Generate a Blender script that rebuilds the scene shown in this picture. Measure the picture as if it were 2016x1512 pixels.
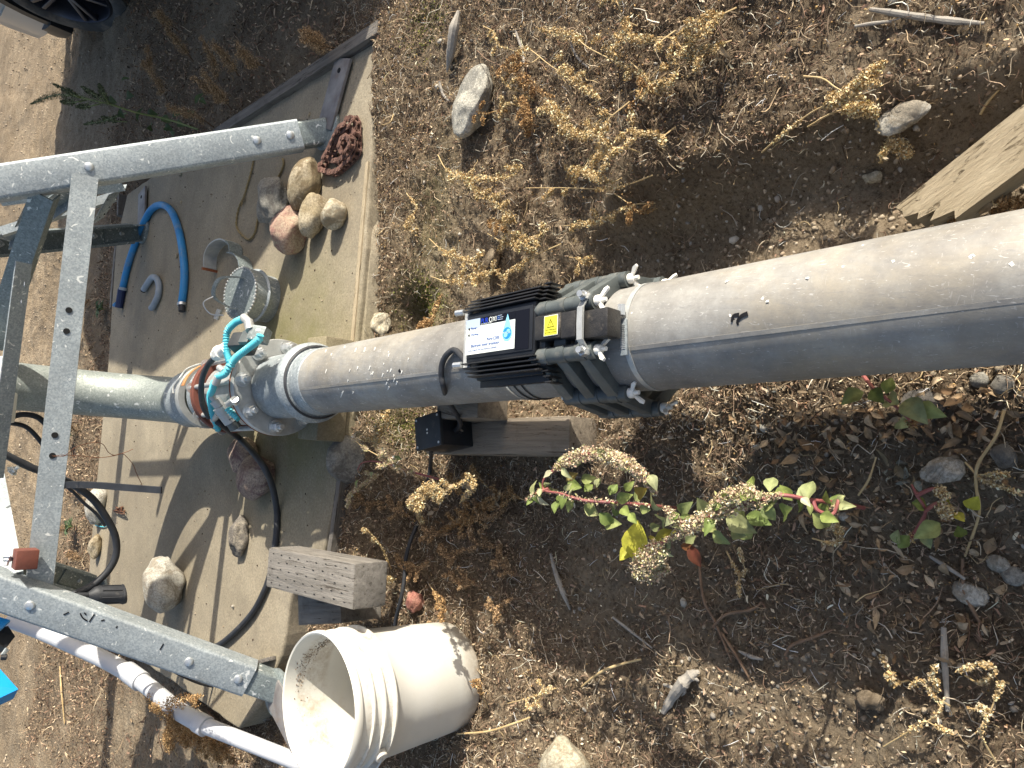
import bpy, bmesh, math, random
import numpy as np
from mathutils import Vector, Matrix
random.seed(7); RNG = np.random.default_rng(7)
for o in list(bpy.data.objects): bpy.data.objects.remove(o)
SC = bpy.context.scene; COL = SC.collection
# ------------------------------------------------------------------ camera, world, sun, exposure
PITCH, ROLL, CAMH, FPX = math.radians(44.7), math.radians(-9.2), 1.208, 1375.0
_fw = np.array([0, math.cos(PITCH), -math.sin(PITCH)]); _rt = np.array([1.0, 0, 0]); _dn = -np.array([0, math.sin(PITCH), math.cos(PITCH)])
_R = math.cos(ROLL)*_rt + math.sin(ROLL)*_dn; _D = -math.sin(ROLL)*_rt + math.cos(ROLL)*_dn
CO = np.array([0, 0, CAMH])
cd = bpy.data.cameras.new('camera'); cam = bpy.data.objects.new('camera', cd); COL.objects.link(cam)
cd.sensor_width = 36; cd.lens = FPX/2016*36; cd.clip_start = 0.02; cd.clip_end = 400
cam.matrix_world = Matrix(((_D[0], _R[0], -_fw[0], 0), (_D[1], _R[1], -_fw[1], 0), (_D[2], _R[2], -_fw[2], CAMH), (0, 0, 0, 1)))
SC.camera = cam
SUN_EL = math.radians(34); SDIR = np.array([-1.0, 0.13]); SDIR /= np.linalg.norm(SDIR)
w = bpy.data.worlds.new('World'); SC.world = w; w.use_nodes = True
nt = w.node_tree; nt.nodes.clear()
sky = nt.nodes.new('ShaderNodeTexSky'); sky.sky_type = 'NISHITA'; sky.sun_disc = False
sky.dust_density = 3.5; sky.ozone_density = .25; sky.sun_elevation = SUN_EL; sky.sun_rotation = math.atan2(-SDIR[0], -SDIR[1])
bg = nt.nodes.new('ShaderNodeBackground'); bg.inputs[1].default_value = 0.115
wo = nt.nodes.new('ShaderNodeOutputWorld'); nt.links.new(sky.outputs[0], bg.inputs[0]); nt.links.new(bg.outputs[0], wo.inputs[0])
sl = bpy.data.lights.new('sun', 'SUN'); sl.energy = 5.0; sl.angle = math.radians(0.55); sl.color = (1.0, 0.94, 0.83)
so = bpy.data.objects.new('sun', sl); COL.objects.link(so)
so.rotation_euler = Vector((SDIR[0]*math.cos(SUN_EL), SDIR[1]*math.cos(SUN_EL), -math.sin(SUN_EL))).to_track_quat('-Z', 'Y').to_euler()
SC.view_settings.view_transform = 'Standard'; SC.view_settings.look = 'None'; SC.view_settings.gamma = 1
SC.view_settings.exposure = 0.74
SC.render.engine = 'CYCLES'

# ------------------------------------------------------------------ helpers: where a ray of the photograph meets a plane
def _v(px, py): return _fw + _R*(756-py)/FPX + _D*(px-1008)/FPX
def gz(px, py, z):
    v = _v(px, py); return CO + v*(z-CO[2])/v[2]
def gy(px, py, y):
    v = _v(px, py); return CO + v*(y-CO[1])/v[1]
def gx(px, py, x):
    v = _v(px, py); return CO + v*(x-CO[0])/v[0]
def spline(pts, n=6):
    P = np.array(pts, float)
    if len(P) < 3:
        return np.array([P[0]+(P[-1]-P[0])*t for t in np.linspace(0, 1, n+1)])
    Q = np.vstack([2*P[0]-P[1], P, 2*P[-1]-P[-2]]); out = []
    for i in range(1, len(Q)-2):
        for t in np.arange(n)/n:
            a, b, c, d = Q[i-1], Q[i], Q[i+1], Q[i+2]
            out.append(.5*((2*b)+(-a+c)*t+(2*a-5*b+4*c-d)*t*t+(-a+3*b-3*c+d)*t**3))
    out.append(P[-1]); return np.array(out)
def sm(a, b, x):
    t = np.clip((x-a)/(b-a), 0, 1); return t*t*(3-2*t)

# ------------------------------------------------------------------ materials
MATS = {}
def srgb(h):
    h = h.lstrip('#'); c = [int(h[i:i+2], 16)/255 for i in (0, 2, 4)]
    return tuple(((x+.055)/1.055)**2.4 if x > .04045 else x/12.92 for x in c)
class NT:
    def __init__(s, name):
        s.m = bpy.data.materials.new(name); s.m.use_nodes = True; s.t = s.m.node_tree; s.t.nodes.clear()
        s.out = s.n('ShaderNodeOutputMaterial'); s.b = s.n('ShaderNodeBsdfPrincipled'); s.l(s.b.outputs[0], s.out.inputs[0])
        MATS[name] = s.m
    def n(s, t, **k):
        x = s.t.nodes.new(t)
        for a, b in k.items(): setattr(x, a, b)
        return x
    def l(s, a, b): s.t.links.new(a, b)
    def coord(s, scale=(1, 1, 1), world=False):
        mp = s.n('ShaderNodeMapping'); mp.inputs[3].default_value = scale
        if world:
            g = s.n('ShaderNodeNewGeometry'); s.l(g.outputs[0], mp.inputs[0])
        else:
            tc = s.n('ShaderNodeTexCoord'); oi = s.n('ShaderNodeObjectInfo'); va = s.n('ShaderNodeVectorMath', operation='ADD')
            mu = s.n('ShaderNodeMath', operation='MULTIPLY'); mu.inputs[1].default_value = 13.0
            s.l(oi.outputs['Random'], mu.inputs[0]); s.l(tc.outputs['Object'], va.inputs[0]); s.l(mu.outputs[0], va.inputs[1]); s.l(va.outputs[0], mp.inputs[0])
        return mp.outputs[0]
    def noise(s, vec, scale, detail=6, rough=.6, dist=0):
        x = s.n('ShaderNodeTexNoise'); x.inputs['Scale'].default_value = scale; x.inputs['Detail'].default_value = detail
        x.inputs['Roughness'].default_value = rough; x.inputs['Distortion'].default_value = dist; s.l(vec, x.inputs['Vector']); return x.outputs[0]
    def voro(s, vec, scale, feature='F1', out=0):
        x = s.n('ShaderNodeTexVoronoi'); x.feature = feature; x.inputs['Scale'].default_value = scale; s.l(vec, x.inputs['Vector']); return x.outputs[out]
    def ramp(s, fac, stops):
        r = s.n('ShaderNodeValToRGB'); e = r.color_ramp.elements
        while len(e) < len(stops): e.new(.5)
        for i, (p, c) in enumerate(stops):
            e[i].position = p; e[i].color = (c if len(c) == 4 else (*c, 1)) if not isinstance(c, (int, float)) else (c, c, c, 1)
        s.l(fac, r.inputs[0]); return r.outputs[0]
    def mix(s, fac, a, b, mode='MIX'):
        x = s.n('ShaderNodeMix', data_type='RGBA', blend_type=mode)
        for v, i in ((fac, 0), (a, 6), (b, 7)):
            if isinstance(v, (int, float)): x.inputs[i].default_value = v
            elif isinstance(v, tuple): x.inputs[i].default_value = (*v[:3], 1)
            else: s.l(v, x.inputs[i])
        return x.outputs[2]
    def math(s, op, a, b=0.0):
        x = s.n('ShaderNodeMath', operation=op)
        for v, i in ((a, 0), (b, 1)):
            if isinstance(v, (int, float)): x.inputs[i].default_value = v
            else: s.l(v, x.inputs[i])
        return x.outputs[0]
    def bump(s, h, strength=.3, dist=.01, prev=None):
        b = s.n('ShaderNodeBump'); b.inputs['Strength'].default_value = strength; b.inputs['Distance'].default_value = dist
        s.l(h, b.inputs['Height'])
        if prev: s.l(prev, b.inputs['Normal'])
        return b.outputs[0]
    def fin(s, col=None, rough=.6, metal=0, normal=None, spec=.5, **k):
        b = s.b
        if isinstance(col, tuple): b.inputs['Base Color'].default_value = (*col[:3], 1)
        elif col is not None: s.l(col, b.inputs['Base Color'])
        if isinstance(rough, (int, float)): b.inputs['Roughness'].default_value = rough
        else: s.l(rough, b.inputs['Roughness'])
        if isinstance(metal, (int, float)): b.inputs['Metallic'].default_value = metal
        else: s.l(metal, b.inputs['Metallic'])
        b.inputs['Specular IOR Level'].default_value = spec
        if normal is not None: s.l(normal, b.inputs['Normal'])
        for a, v in k.items(): b.inputs[a].default_value = v
        return s.m
def simple(name, c1, c2, scale=20, rough=.6, metal=0, bump=.2, bscale=None, bd=.003, stretch=(1, 1, 1), dirt=None, spec=.5):
    s = NT(name); v = s.coord(stretch); n = s.noise(v, scale)
    c = s.ramp(n, [(.3, c1), (.7, c2)])
    if dirt:
        d = s.noise(v, dirt[1], 8, .7); c = s.mix(s.ramp(d, [(dirt[2], 0), (dirt[2]+.12, dirt[3])]), c, dirt[0])
    nb = s.bump(s.noise(v, bscale or scale*6, 8, .7), bump, bd)
    return s.fin(c, rough, metal, nb, spec)

def build_materials():
    # soil
    s = NT('soil'); v = s.coord(world=True)
    big = s.noise(v, 1.3, 4); mid = s.noise(v, 14, 8, .65); fine = s.noise(v, 120, 8, .75)
    c = s.ramp(mid, [(.25, (.105, .074, .045)), (.5, (.225, .172, .112)), (.72, (.36, .295, .205))])
    c = s.mix(s.ramp(fine, [(.35, 0.0), (.75, .7)]), c, (.44, .36, .25))
    c = s.mix(s.ramp(fine, [(.33, .85), (.48, 0.0)]), c, (.045, .028, .016))
    c = s.mix(s.ramp(big, [(.4, 0.0), (.7, .35)]), c, (.10, .07, .04))
    at = s.n('ShaderNodeAttribute'); at.attribute_name = 'litter'
    c = s.mix(s.math('MULTIPLY', at.outputs['Fac'], .5), c, (.095, .064, .040))
    a2 = s.n('ShaderNodeAttribute'); a2.attribute_name = 'moss'
    c = s.mix(s.math('MULTIPLY', a2.outputs['Fac'], s.ramp(mid, [(.35, .9), (.7, .3)])), c, (.085, .095, .022))
    vo = s.voro(v, 75); n1 = s.bump(s.math('ADD', s.math('MULTIPLY', vo, .6), s.noise(v, 45, 8, .8)), .9, .012)
    n2 = s.bump(s.noise(v, 260, 6, .8), .7, .004, n1)
    s.fin(c, .95, 0, n2, .2)
    # concrete
    s = NT('concrete'); v = s.coord(world=True)
    c = s.ramp(s.noise(v, 3, 8, .6), [(.3, (.26, .22, .152)), (.7, (.42, .365, .265))])
    c = s.mix(s.ramp(s.noise(v, 130, 6, .85), [(.36, .75), (.6, 0.0)]), c, (.14, .115, .08)); c = s.mix(s.ramp(s.noise(v, 90, 6, .85), [(.52, 0.0), (.7, .5)]), c, (.50, .45, .34)); c = s.mix(s.ramp(s.noise(v, 6, 10, .75, .8), [(.46, 0.0), (.62, .4)]), c, (.19, .165, .125))
    pit = s.ramp(s.voro(v, 22), [(.03, 1.0), (.07, 0.0)]); c = s.mix(s.math('MULTIPLY', pit, .55), c, (.06, .05, .04))
    st = s.ramp(s.noise(v, 2.1, 10, .75, .6), [(.5, 0.0), (.72, .55)]); c = s.mix(st, c, (.15, .13, .10))
    c = s.mix(s.ramp(s.noise(v, .9, 12, .7, 1.2), [(.46, 0.0), (.6, .35)]), c, (.17, .145, .105)); c = s.mix(s.ramp(s.noise(v, 34, 8, .8), [(.58, 0.0), (.7, .45)]), c, (.13, .105, .075))
    g = s.n('ShaderNodeNewGeometry'); sx = s.n('ShaderNodeSeparateXYZ'); s.l(g.outputs[0], sx.inputs[0])
    d = s.n('ShaderNodeVectorMath', operation='DISTANCE'); s.l(g.outputs[0], d.inputs[0]); d.inputs[1].default_value = (-.12, 2.15, .1)
    ms = s.math('MULTIPLY', s.ramp(d.outputs['Value'], [(.1, .8), (.55, .0)]), s.ramp(s.noise(v, 5, 8, .7), [(.3, .2), (.6, 1.0)]))
    c = s.mix(ms, c, (.15, .145, .045))
    nb = s.bump(s.noise(v, 200, 6, .8), .45, .003); nb = s.bump(s.noise(v, 9, 8, .6), .35, .012, nb)
    s.fin(c, .9, 0, nb, .25)
    # galvanised steel
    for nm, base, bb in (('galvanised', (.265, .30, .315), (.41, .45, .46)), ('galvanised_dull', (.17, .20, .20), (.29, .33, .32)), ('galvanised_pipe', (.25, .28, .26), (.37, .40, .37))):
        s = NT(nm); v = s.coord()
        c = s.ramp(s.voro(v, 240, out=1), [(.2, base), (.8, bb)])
        c = s.mix(s.ramp(s.noise(v, 9, 8, .7), [(.35, .45), (.65, 0.0)]), c, tuple(x*.62 for x in base))
        sc = s.ramp(s.noise(s.coord((1, 1, 1)), 38, 3, .5, 1.5), [(.655, 0.0), (.68, .85)]); c = s.mix(sc, c, (.72, .73, .70))
        ru = s.ramp(s.noise(v, 6, 12, .85), [(.60, 0.0), (.72, .5)]); c = s.mix(ru, c, (.14, .10, .07))
        s.fin(c, s.ramp(s.noise(v, 60, 4), [(.3, .42), (.7, .66)]), .3, s.bump(s.noise(v, 300, 4), .15, .002))
    s = NT('aluminium'); v = s.coord(); vs = s.coord((14, 1.2, 14))
    c = s.ramp(s.noise(v, 7, 10, .7), [(.35, (.17, .165, .155)), (.62, (.345, .34, .315))])
    c = s.mix(s.ramp(s.noise(v, 4, 8, .7, .5), [(.46, 0.0), (.66, .7)]), c, (.35, .305, .225))
    c = s.mix(s.ramp(s.noise(vs, 12, 8, .8, 1.2), [(.56, 0.0), (.66, .65)]), c, (.17, .17, .175))
    c = s.mix(s.ramp(s.noise(s.coord((4, 1, 6)), 40, 3, .5, 2.5), [(.66, 0.0), (.69, .6)]), c, (.60, .59, .56)); c = s.mix(s.ramp(s.noise(s.coord((1.5, 3, 1.5)), 30, 4, .6, 3.5), [(.64, 0.0), (.67, .4)]), c, (.50, .485, .45))
    sp = s.ramp(s.voro(v, 26), [(.028, 1.0), (.045, 0.0)]); c = s.mix(sp, c, (.80, .79, .76))
    c = s.mix(s.ramp(s.noise(v, 55, 10, .8), [(.4, .35), (.6, 0.0)]), c, (.20, .185, .165)); s.fin(c, s.ramp(s.noise(vs, 9, 6), [(.3, .45), (.7, .72)]), .18, s.bump(s.noise(v, 140, 8, .8), .22, .0018))
    simple('cast_metal', (.36, .37, .36), (.52, .53, .51), 30, .5, .45, .4, 90, .002, dirt=((.20, .15, .10), 8, .58, .6))
    simple('plate_steel', (.14, .125, .125), (.30, .29, .275), 14, .55, .3, .3, 120, .002, dirt=((.22, .15, .10), 10, .58, .6))
    simple('zinc_bolt', (.48, .50, .50), (.68, .70, .70), 60, .35, .7, .2, 200, .001)
    simple('rust', (.17, .045, .022), (.32, .11, .045), 40, .85, .1, .7, 160, .003, dirt=((.05, .02, .015), 12, .55, .8))
    simple('chain_rust', (.075, .040, .030), (.22, .115, .085), 60, .9, .1, .6, 250, .002, dirt=((.34, .22, .16), 18, .62, .7))
    simple('primer_red', (.10, .034, .024), (.19, .058, .036), 18, .7, 0, .4, 120, .002, dirt=((.12, .03, .02), 9, .55, .8))
    simple('white_plastic', (.70, .685, .61), (.82, .81, .76), 5, .38, 0, .08, 60, .002, dirt=((.55, .47, .33), 9, .60, .5))
    s = NT('bucket_plastic'); v = s.coord()
    c = s.ramp(s.noise(v, 4, 6), [(.3, (.56, .54, .465)), (.7, (.67, .655, .60))])
    c = s.mix(s.ramp(s.noise(v, 11, 10, .75), [(.58, 0.0), (.75, .55)]), c, (.50, .42, .29))
    c = s.mix(s.ramp(s.noise(v, 55, 8, .8), [(.70, 0.0), (.74, .8)]), c, (.20, .15, .10))
    tc = s.n('ShaderNodeTexCoord'); sx = s.n('ShaderNodeSeparateXYZ'); s.l(tc.outputs['Object'], sx.inputs[0])
    lo = s.math('MULTIPLY', s.ramp(sx.outputs[2], [(.0, 1.0), (.07, 0.0)]), s.ramp(s.noise(v, 18, 8, .8), [(.35, .1), (.6, .9)])); c = s.mix(lo, c, (.30, .23, .15)); gr = s.math('MULTIPLY', s.ramp(sx.outputs[2], [(.26, 0.0), (.272, .9), (.33, .9), (.34, 0.0)]), s.ramp(s.noise(v, 14, 10, .8), [(.47, 0.0), (.62, .75)])); c = s.mix(gr, c, (.33, .25, .16))
    s.fin(c, .42, 0, s.bump(s.noise(v, 90, 6), .08, .002), .4, **{'Subsurface Weight': .0})
    simple('pvc', (.43, .44, .46), (.56, .57, .585), 6, .35, 0, .04, 60, .001, dirt=((.50, .46, .38), 5, .62, .4))
    simple('grey_plastic', (.055, .065, .065), (.105, .12, .118), 25, .5, 0, .2, 120, .001, dirt=((.27, .25, .21), 14, .56, .55))
    simple('black_plastic', (.008, .009, .011), (.020, .022, .026), 30, .38, 0, .1, 160, .001, dirt=((.10, .085, .065), 16, .62, .45))
    simple('fin_black', (.014, .014, .015), (.030, .029, .028), 30, .33, 0, .15, 160, .001, dirt=((.14, .12, .095), 26, .60, .45))
    simple('dusty_black', (.012, .012, .013), (.045, .041, .036), 25, .42, 0, .5, 90, .003, dirt=((.20, .17, .13), 22, .55, .6))
    simple('box_black', (.016, .019, .021), (.034, .038, .040), 25, .55, 0, .25, 140, .001, dirt=((.10, .09, .075), 30, .6, .5))
    simple('rubber', (.016, .017, .020), (.035, .038, .044), 20, .6, 0, .1, 90, .001, dirt=((.16, .14, .12), 18, .6, .5))
    simple('tyre_rubber', (.022, .022, .023), (.05, .048, .045), 20, .8, 0, .3, 90, .002, dirt=((.20, .16, .12), 6, .5, .5))
    simple('blue_hose', (.012, .17, .42), (.03, .25, .54), 12, .5, 0, .15, 90, .001, dirt=((.22, .26, .28), 11, .5, .45))
    simple('navy_plastic', (.006, .012, .05), (.012, .03, .10), 12, .4, 0, .1, 90, .001)
    simple('teal_tube', (.06, .40, .48), (.12, .55, .62), 18, .45, 0, .05, 90, .001)
    simple('grey_hose', (.22, .26, .30), (.34, .38, .42), 12, .55, 0, .1, 90, .001)
    simple('blue_paint', (.0, .24, .62), (.01, .30, .72), 5, .4, 0, .06, 90, .001, dirt=((.25, .30, .34), 9, .56, .4))
    simple('copper_wire', (.10, .04, .02), (.18, .08, .04), 30, .6, .4, .1)
    simple('rope_fibre', (.17, .125, .05), (.30, .235, .12), 120, .9, 0, .6, 400, .002)
    simple('orange_rust', (.36, .16, .06), (.52, .30, .13), 30, .8, 0, .4)
    simple('silver_paint', (.40, .43, .46), (.46, .49, .52), 3, .28, .5, .0)
    simple('car_trim', (.006, .006, .007), (.014, .014, .015), 12, .5, 0, .1)
    simple('alloy', (.045, .05, .065), (.075, .08, .10), 8, .35, .7, .05)
    simple('glass_dark', (.01, .012, .014), (.02, .022, .025), 3, .05, 0, 0)
    simple('lamp_glass', (.6, .62, .65), (.7, .72, .75), 3, .1, 0, 0)
    for nm, a, b, cr in (('timber_grey', (.15, .138, .12), (.28, .26, .23), (.065, .052, .042)), ('timber_brown', (.18, .15, .115), (.33, .28, .215), (.06, .04, .03)),
                     ('timber_pale', (.33, .265, .17), (.48, .40, .275), (.13, .095, .055)), ('timber_dark', (.11, .10, .088), (.22, .20, .175), (.035, .03, .025))):
        s = NT(nm); v = s.coord((22, 1.3, 22)); v2 = s.coord()
        c = s.ramp(s.noise(v, 3.2, 8, .65, .4), [(.3, a), (.7, b)])
        cra = s.ramp(s.noise(v, 5, 5, .8, .6), [(.34, 1.0), (.42, 0.0)]); c = s.mix(cra, c, cr)
        c = s.mix(s.ramp(s.noise(v2, 14, 8, .7), [(.55, 0.0), (.75, .5)]), c, cr)
        h = s.math('ADD', s.noise(v, 8, 8, .8), s.math('MULTIPLY', cra, -.7))
        s.fin(c, .85, 0, s.bump(h, .8, .006), .2)
    for nm, a, b, c3 in (('stone_grey', (.27, .255, .22), (.37, .355, .305), (.19, .175, .15)), ('stone_tan', (.35, .28, .165), (.50, .425, .30), (.19, .14, .08)),
                     ('stone_pink', (.40, .22, .18), (.56, .47, .33), (.50, .43, .30)), ('stone_white', (.42, .39, .32), (.60, .57, .49), (.33, .28, .21)),
                     ('stone_purple', (.27, .20, .165), (.46, .38, .30), (.17, .10, .105)), ('stone_cream', (.50, .45, .33), (.62, .56, .42), (.28, .22, .14)),
                     ('stone_granite', (.40, .385, .32), (.60, .57, .48), (.27, .26, .23)), ('stone_dark', (.12, .11, .10), (.25, .22, .18), (.40, .35, .27)),
                     ('stone_red', (.42, .18, .13), (.52, .30, .23), (.34, .14, .12)), ('dirt_clod', (.20, .155, .105), (.33, .265, .185), (.11, .08, .05))):
        s = NT(nm); v = s.coord()
        c = s.ramp(s.noise(v, 9, 10, .7, .5), [(.40, a), (.58, b)])
        c = s.mix(s.ramp(s.noise(v, 11, 10, .75, 1.0), [(.50, 0.0), (.57, .9)]), c, c3)
        c = s.mix(s.ramp(s.noise(v, 150, 5, .8), [(.38, .7), (.58, 0.0)]), c, tuple(x*.42 for x in a))
        nb = s.bump(s.noise(v, 110, 8, .85), .8, .006); nb = s.bump(s.noise(v, 22, 8, .6), .4, .01, nb)
        s.fin(c, .85, 0, nb, .25)
    s = NT('fines'); at = s.n('ShaderNodeAttribute'); at.attribute_name = 'Col'; s.fin(at.outputs['Color'], .8, 0, None, .2)
    s = NT('leafy'); at = s.n('ShaderNodeAttribute'); at.attribute_name = 'Col'
    v = s.coord(); c = s.mix(s.ramp(s.noise(v, 70, 4), [(.35, .4), (.65, 0.0)]), at.outputs['Color'], (.03, .03, .01))
    s.fin(c, .6, 0, None, .3)
    tr = s.n('ShaderNodeBsdfTranslucent'); s.l(c, tr.inputs[0]); mx = s.n('ShaderNodeMixShader'); mx.inputs[0].default_value = .3
    s.l(s.b.outputs[0], mx.inputs[1]); s.l(tr.outputs[0], mx.inputs[2]); s.l(mx.outputs[0], s.out.inputs[0])
    for nm, c in (('print_white', (.74, .78, .74)), ('print_grey', (.42, .50, .60)), ('print_navy', (.0035, .0045, .010)), ('print_black', (.012, .012, .012)),
                  ('print_blue', (.03, .10, .36)), ('print_royal', (.02, .06, .50)), ('print_cyan', (.25, .62, .85)), ('print_globe', (.02, .24, .62)),
                  ('print_yellow', (.80, .78, .06)), ('print_dark', (.10, .085, .01)), ('marker_black', (.01, .01, .012)), ('marker_pink', (.42, .26, .33))):
        simple(nm, c, tuple(x*.93 for x in c), 30, .6, 0, .02, spec=.2)
build_materials()

# ------------------------------------------------------------------ mesh building
class MB:
    def __init__(s): s.v = []; s.f = []; s.n = 0
    def add(s, verts, faces):
        verts = np.asarray(verts, float); b = s.n; s.v.append(verts); s.n += len(verts)
        s.f += [tuple(int(i)+b for i in f) for f in faces]; return s
    def frame(s, c, ax):  # helper: local coords -> world
        return lambda p: np.asarray(c)+np.asarray(p)@np.asarray(ax)
    def box(s, c, size, R=None, ch=.0):
        R = np.eye(3) if R is None else np.asarray(R, float)  # rows = local axes in world
        h = np.array(size)/2
        if ch <= 0:
            V = np.array([[x, y, z] for x in (-1, 1) for y in (-1, 1) for z in (-1, 1)])*h
            F = [(0, 1, 3, 2), (4, 6, 7, 5), (0, 4, 5, 1), (2, 3, 7, 6), (0, 2, 6, 4), (1, 5, 7, 3)]
            return s.add(V@R+np.asarray(c), F)
        bm = bmesh.new(); bmesh.ops.create_cube(bm, size=1)
        for v in bm.verts: v.co = Vector((v.co.x*size[0], v.co.y*size[1], v.co.z*size[2]))
        bmesh.ops.bevel(bm, geom=bm.edges[:], offset=ch, segments=2, affect='EDGES', profile=.6)
        bm.verts.index_update(); V = np.array([v.co[:] for v in bm.verts]); F = [tuple(v.index for v in f.verts) for f in bm.faces]; bm.free()
        return s.add(V@R+np.asarray(c), F)
    def tube(s, P, r, sides=8, cap=True, flat=1.0, up=None):
        P = np.asarray(P, float); n = len(P); r = np.broadcast_to(np.asarray(r, float), (n,))
        T = np.gradient(P, axis=0); T /= np.linalg.norm(T, axis=1)[:, None]+1e-12
        u = np.array([0, 0, 1.0]) if up is None else np.asarray(up, float)
        if abs(T[0]@u) > .95: u = np.array([1.0, 0, 0])
        a = np.linspace(0, 2*math.pi, sides, endpoint=False); V = []
        for i in range(n):
            u = u-T[i]*(u@T[i]); u /= np.linalg.norm(u); b = np.cross(T[i], u)
            V.append(P[i]+r[i]*(np.cos(a)[:, None]*u*flat+np.sin(a)[:, None]*b))
        V = np.vstack(V); F = []
        for i in range(n-1):
            for j in range(sides):
                k = (j+1) % sides; F.append((i*sides+j, i*sides+k, (i+1)*sides+k, (i+1)*sides+j))
        if cap: F += [tuple(range(sides))[::-1], tuple((n-1)*sides+j for j in range(sides))]
        return s.add(V, F)
    def lathe(s, prof, o, ax=(0, 0, 1), sides=32, ref=None):
        ax = np.asarray(ax, float); ax /= np.linalg.norm(ax); ref = np.array([1.0, 0, 0]) if ref is None else np.asarray(ref, float)
        if abs(ref@ax) > .9: ref = np.array([0, 1.0, 0])
        u = ref-ax*(ref@ax); u /= np.linalg.norm(u); b = np.cross(ax, u); a = np.linspace(0, 2*math.pi, sides, endpoint=False); V = []; n = len(prof)
        for rr, h in prof: V.append(np.asarray(o)+ax*h+rr*(np.cos(a)[:, None]*u+np.sin(a)[:, None]*b))
        F = []
        for i in range(n-1):
            for j in range(sides):
                k = (j+1) % sides; F.append((i*sides+j, i*sides+k, (i+1)*sides+k, (i+1)*sides+j))
        return s.add(np.vstack(V), F)
    def prism(s, poly, o, ax, u, v):  # 2D poly in (u,v), extruded along ax vector
        o, ax, u, v = (np.asarray(x, float) for x in (o, ax, u, v)); n = len(poly)
        A = np.array([o+u*p[0]+v*p[1] for p in poly]); V = np.vstack([A, A+ax])
        F = [tuple(range(n))[::-1], tuple(range(n, 2*n))]+[(i, (i+1) % n, n+(i+1) % n, n+i) for i in range(n)]
        return s.add(V, F)
    def ribbon(s, P, W, t=.003):  # strip: centre line P, width vectors W, thickness t
        P = np.asarray(P, float); W = np.broadcast_to(np.asarray(W, float), P.shape); T = np.gradient(P, axis=0)
        N = np.cross(T, W); N /= np.linalg.norm(N, axis=1)[:, None]+1e-12; n = len(P)
        V = np.stack([P-W/2+N*t/2, P+W/2+N*t/2, P+W/2-N*t/2, P-W/2-N*t/2], 1).reshape(-1, 3); F = []
        for i in range(n-1):
            for j in range(4):
                k = (j+1) % 4; F.append((4*i+j, 4*i+k, 4*i+4+k, 4*i+4+j))
        F += [(3, 2, 1, 0), tuple(4*(n-1)+j for j in range(4))]; return s.add(V, F)
    def build(s, name, mat, parent=None, origin=None, smooth=True):
        V = np.vstack(s.v)
        if parent is not None: o = np.array(ORG[parent.name])
        elif origin is not None: o = np.asarray(origin, float)
        else: o = np.array([V[:, 0].mean(), V[:, 1].mean(), V[:, 2].min()])
        me = bpy.data.meshes.new(name); me.from_pydata((V-o).tolist(), [], s.f); me.validate()
        bm = bmesh.new(); bm.from_mesh(me); bmesh.ops.recalc_face_normals(bm, faces=bm.faces[:]); bm.to_mesh(me); bm.free()
        if smooth: me.shade_smooth(); me.set_sharp_from_angle(angle=math.radians(38))
        me.materials.append(MATS[mat]); ob = bpy.data.objects.new(name, me); COL.objects.link(ob)
        if parent is not None: ob.parent = parent
        else: ob.location = o
        ORG[ob.name] = tuple(o); return ob
ORG = {}
def tag(o, label=None, cat=None, group=None, kind=None):
    if label: o['label'] = label
    if cat: o['category'] = cat
    if group: o['group'] = group
    if kind: o['kind'] = kind
    return o
def thing(name, loc, label, cat, group=None):
    o = bpy.data.objects.new(name, None); COL.objects.link(o); o.location = loc; o.empty_display_size = .05; ORG[o.name] = tuple(loc)
    return tag(o, label, cat, group)
def place(mesh_ob, name, parent, loc, R):   # share the mesh of a small repeated part; R rows = local axes
    me = mesh_ob if isinstance(mesh_ob, bpy.types.Mesh) else mesh_ob.data
    c = bpy.data.objects.new(name, me); COL.objects.link(c); c.parent = parent; o = np.array(ORG[parent.name])
    M = Matrix([[R[0][i], R[1][i], R[2][i], float(loc[i]-o[i])] for i in range(3)]+[[0, 0, 0, 1]]); c.matrix_local = M
    ORG[c.name] = tuple(loc); return c
def orient(o, d):   # turn the mesh's own Y axis along direction d (for wood grain)
    a = math.atan2(-d[0], d[1]); o.data.transform(Matrix.Rotation(-a, 4, 'Z')); o.rotation_euler = (0, 0, a); return o
def meshonly(mb, name, mat):
    V = np.vstack(mb.v); me = bpy.data.meshes.new(name); me.from_pydata(V.tolist(), [], mb.f)
    bm = bmesh.new(); bm.from_mesh(me); bmesh.ops.recalc_face_normals(bm, faces=bm.faces[:]); bm.to_mesh(me); bm.free()
    me.shade_smooth(); me.set_sharp_from_angle(angle=math.radians(38)); me.materials.append(MATS[mat]); return me
def basis(z, ref=(0, 0, 1)):  # rows x,y,z
    z = np.asarray(z, float); z = z/np.linalg.norm(z); r = np.asarray(ref, float)
    if abs(z@r) > .97: r = np.array([1.0, 0, 0])
    x = np.cross(r, z); x /= np.linalg.norm(x); y = np.cross(z, x); return np.array([x, y, z])
def text(body, size, loc, xd, yd, mat, parent, name='lettering', align='LEFT', sx=1.0):
    c = bpy.data.curves.new(name, 'FONT'); c.body = body; c.size = size; c.align_x = align; c.extrude = .00012
    t = bpy.data.objects.new('tmp', c); COL.objects.link(t); bpy.context.view_layer.update()
    me = bpy.data.meshes.new_from_object(t.evaluated_get(bpy.context.evaluated_depsgraph_get())); bpy.data.objects.remove(t)
    me.name = name; me.materials.clear(); me.materials.append(MATS[mat])
    xd = np.asarray(xd, float); yd = np.asarray(yd, float); zd = np.cross(xd, yd)
    return place(me, name, parent, loc, [xd*sx, yd, zd])

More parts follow.
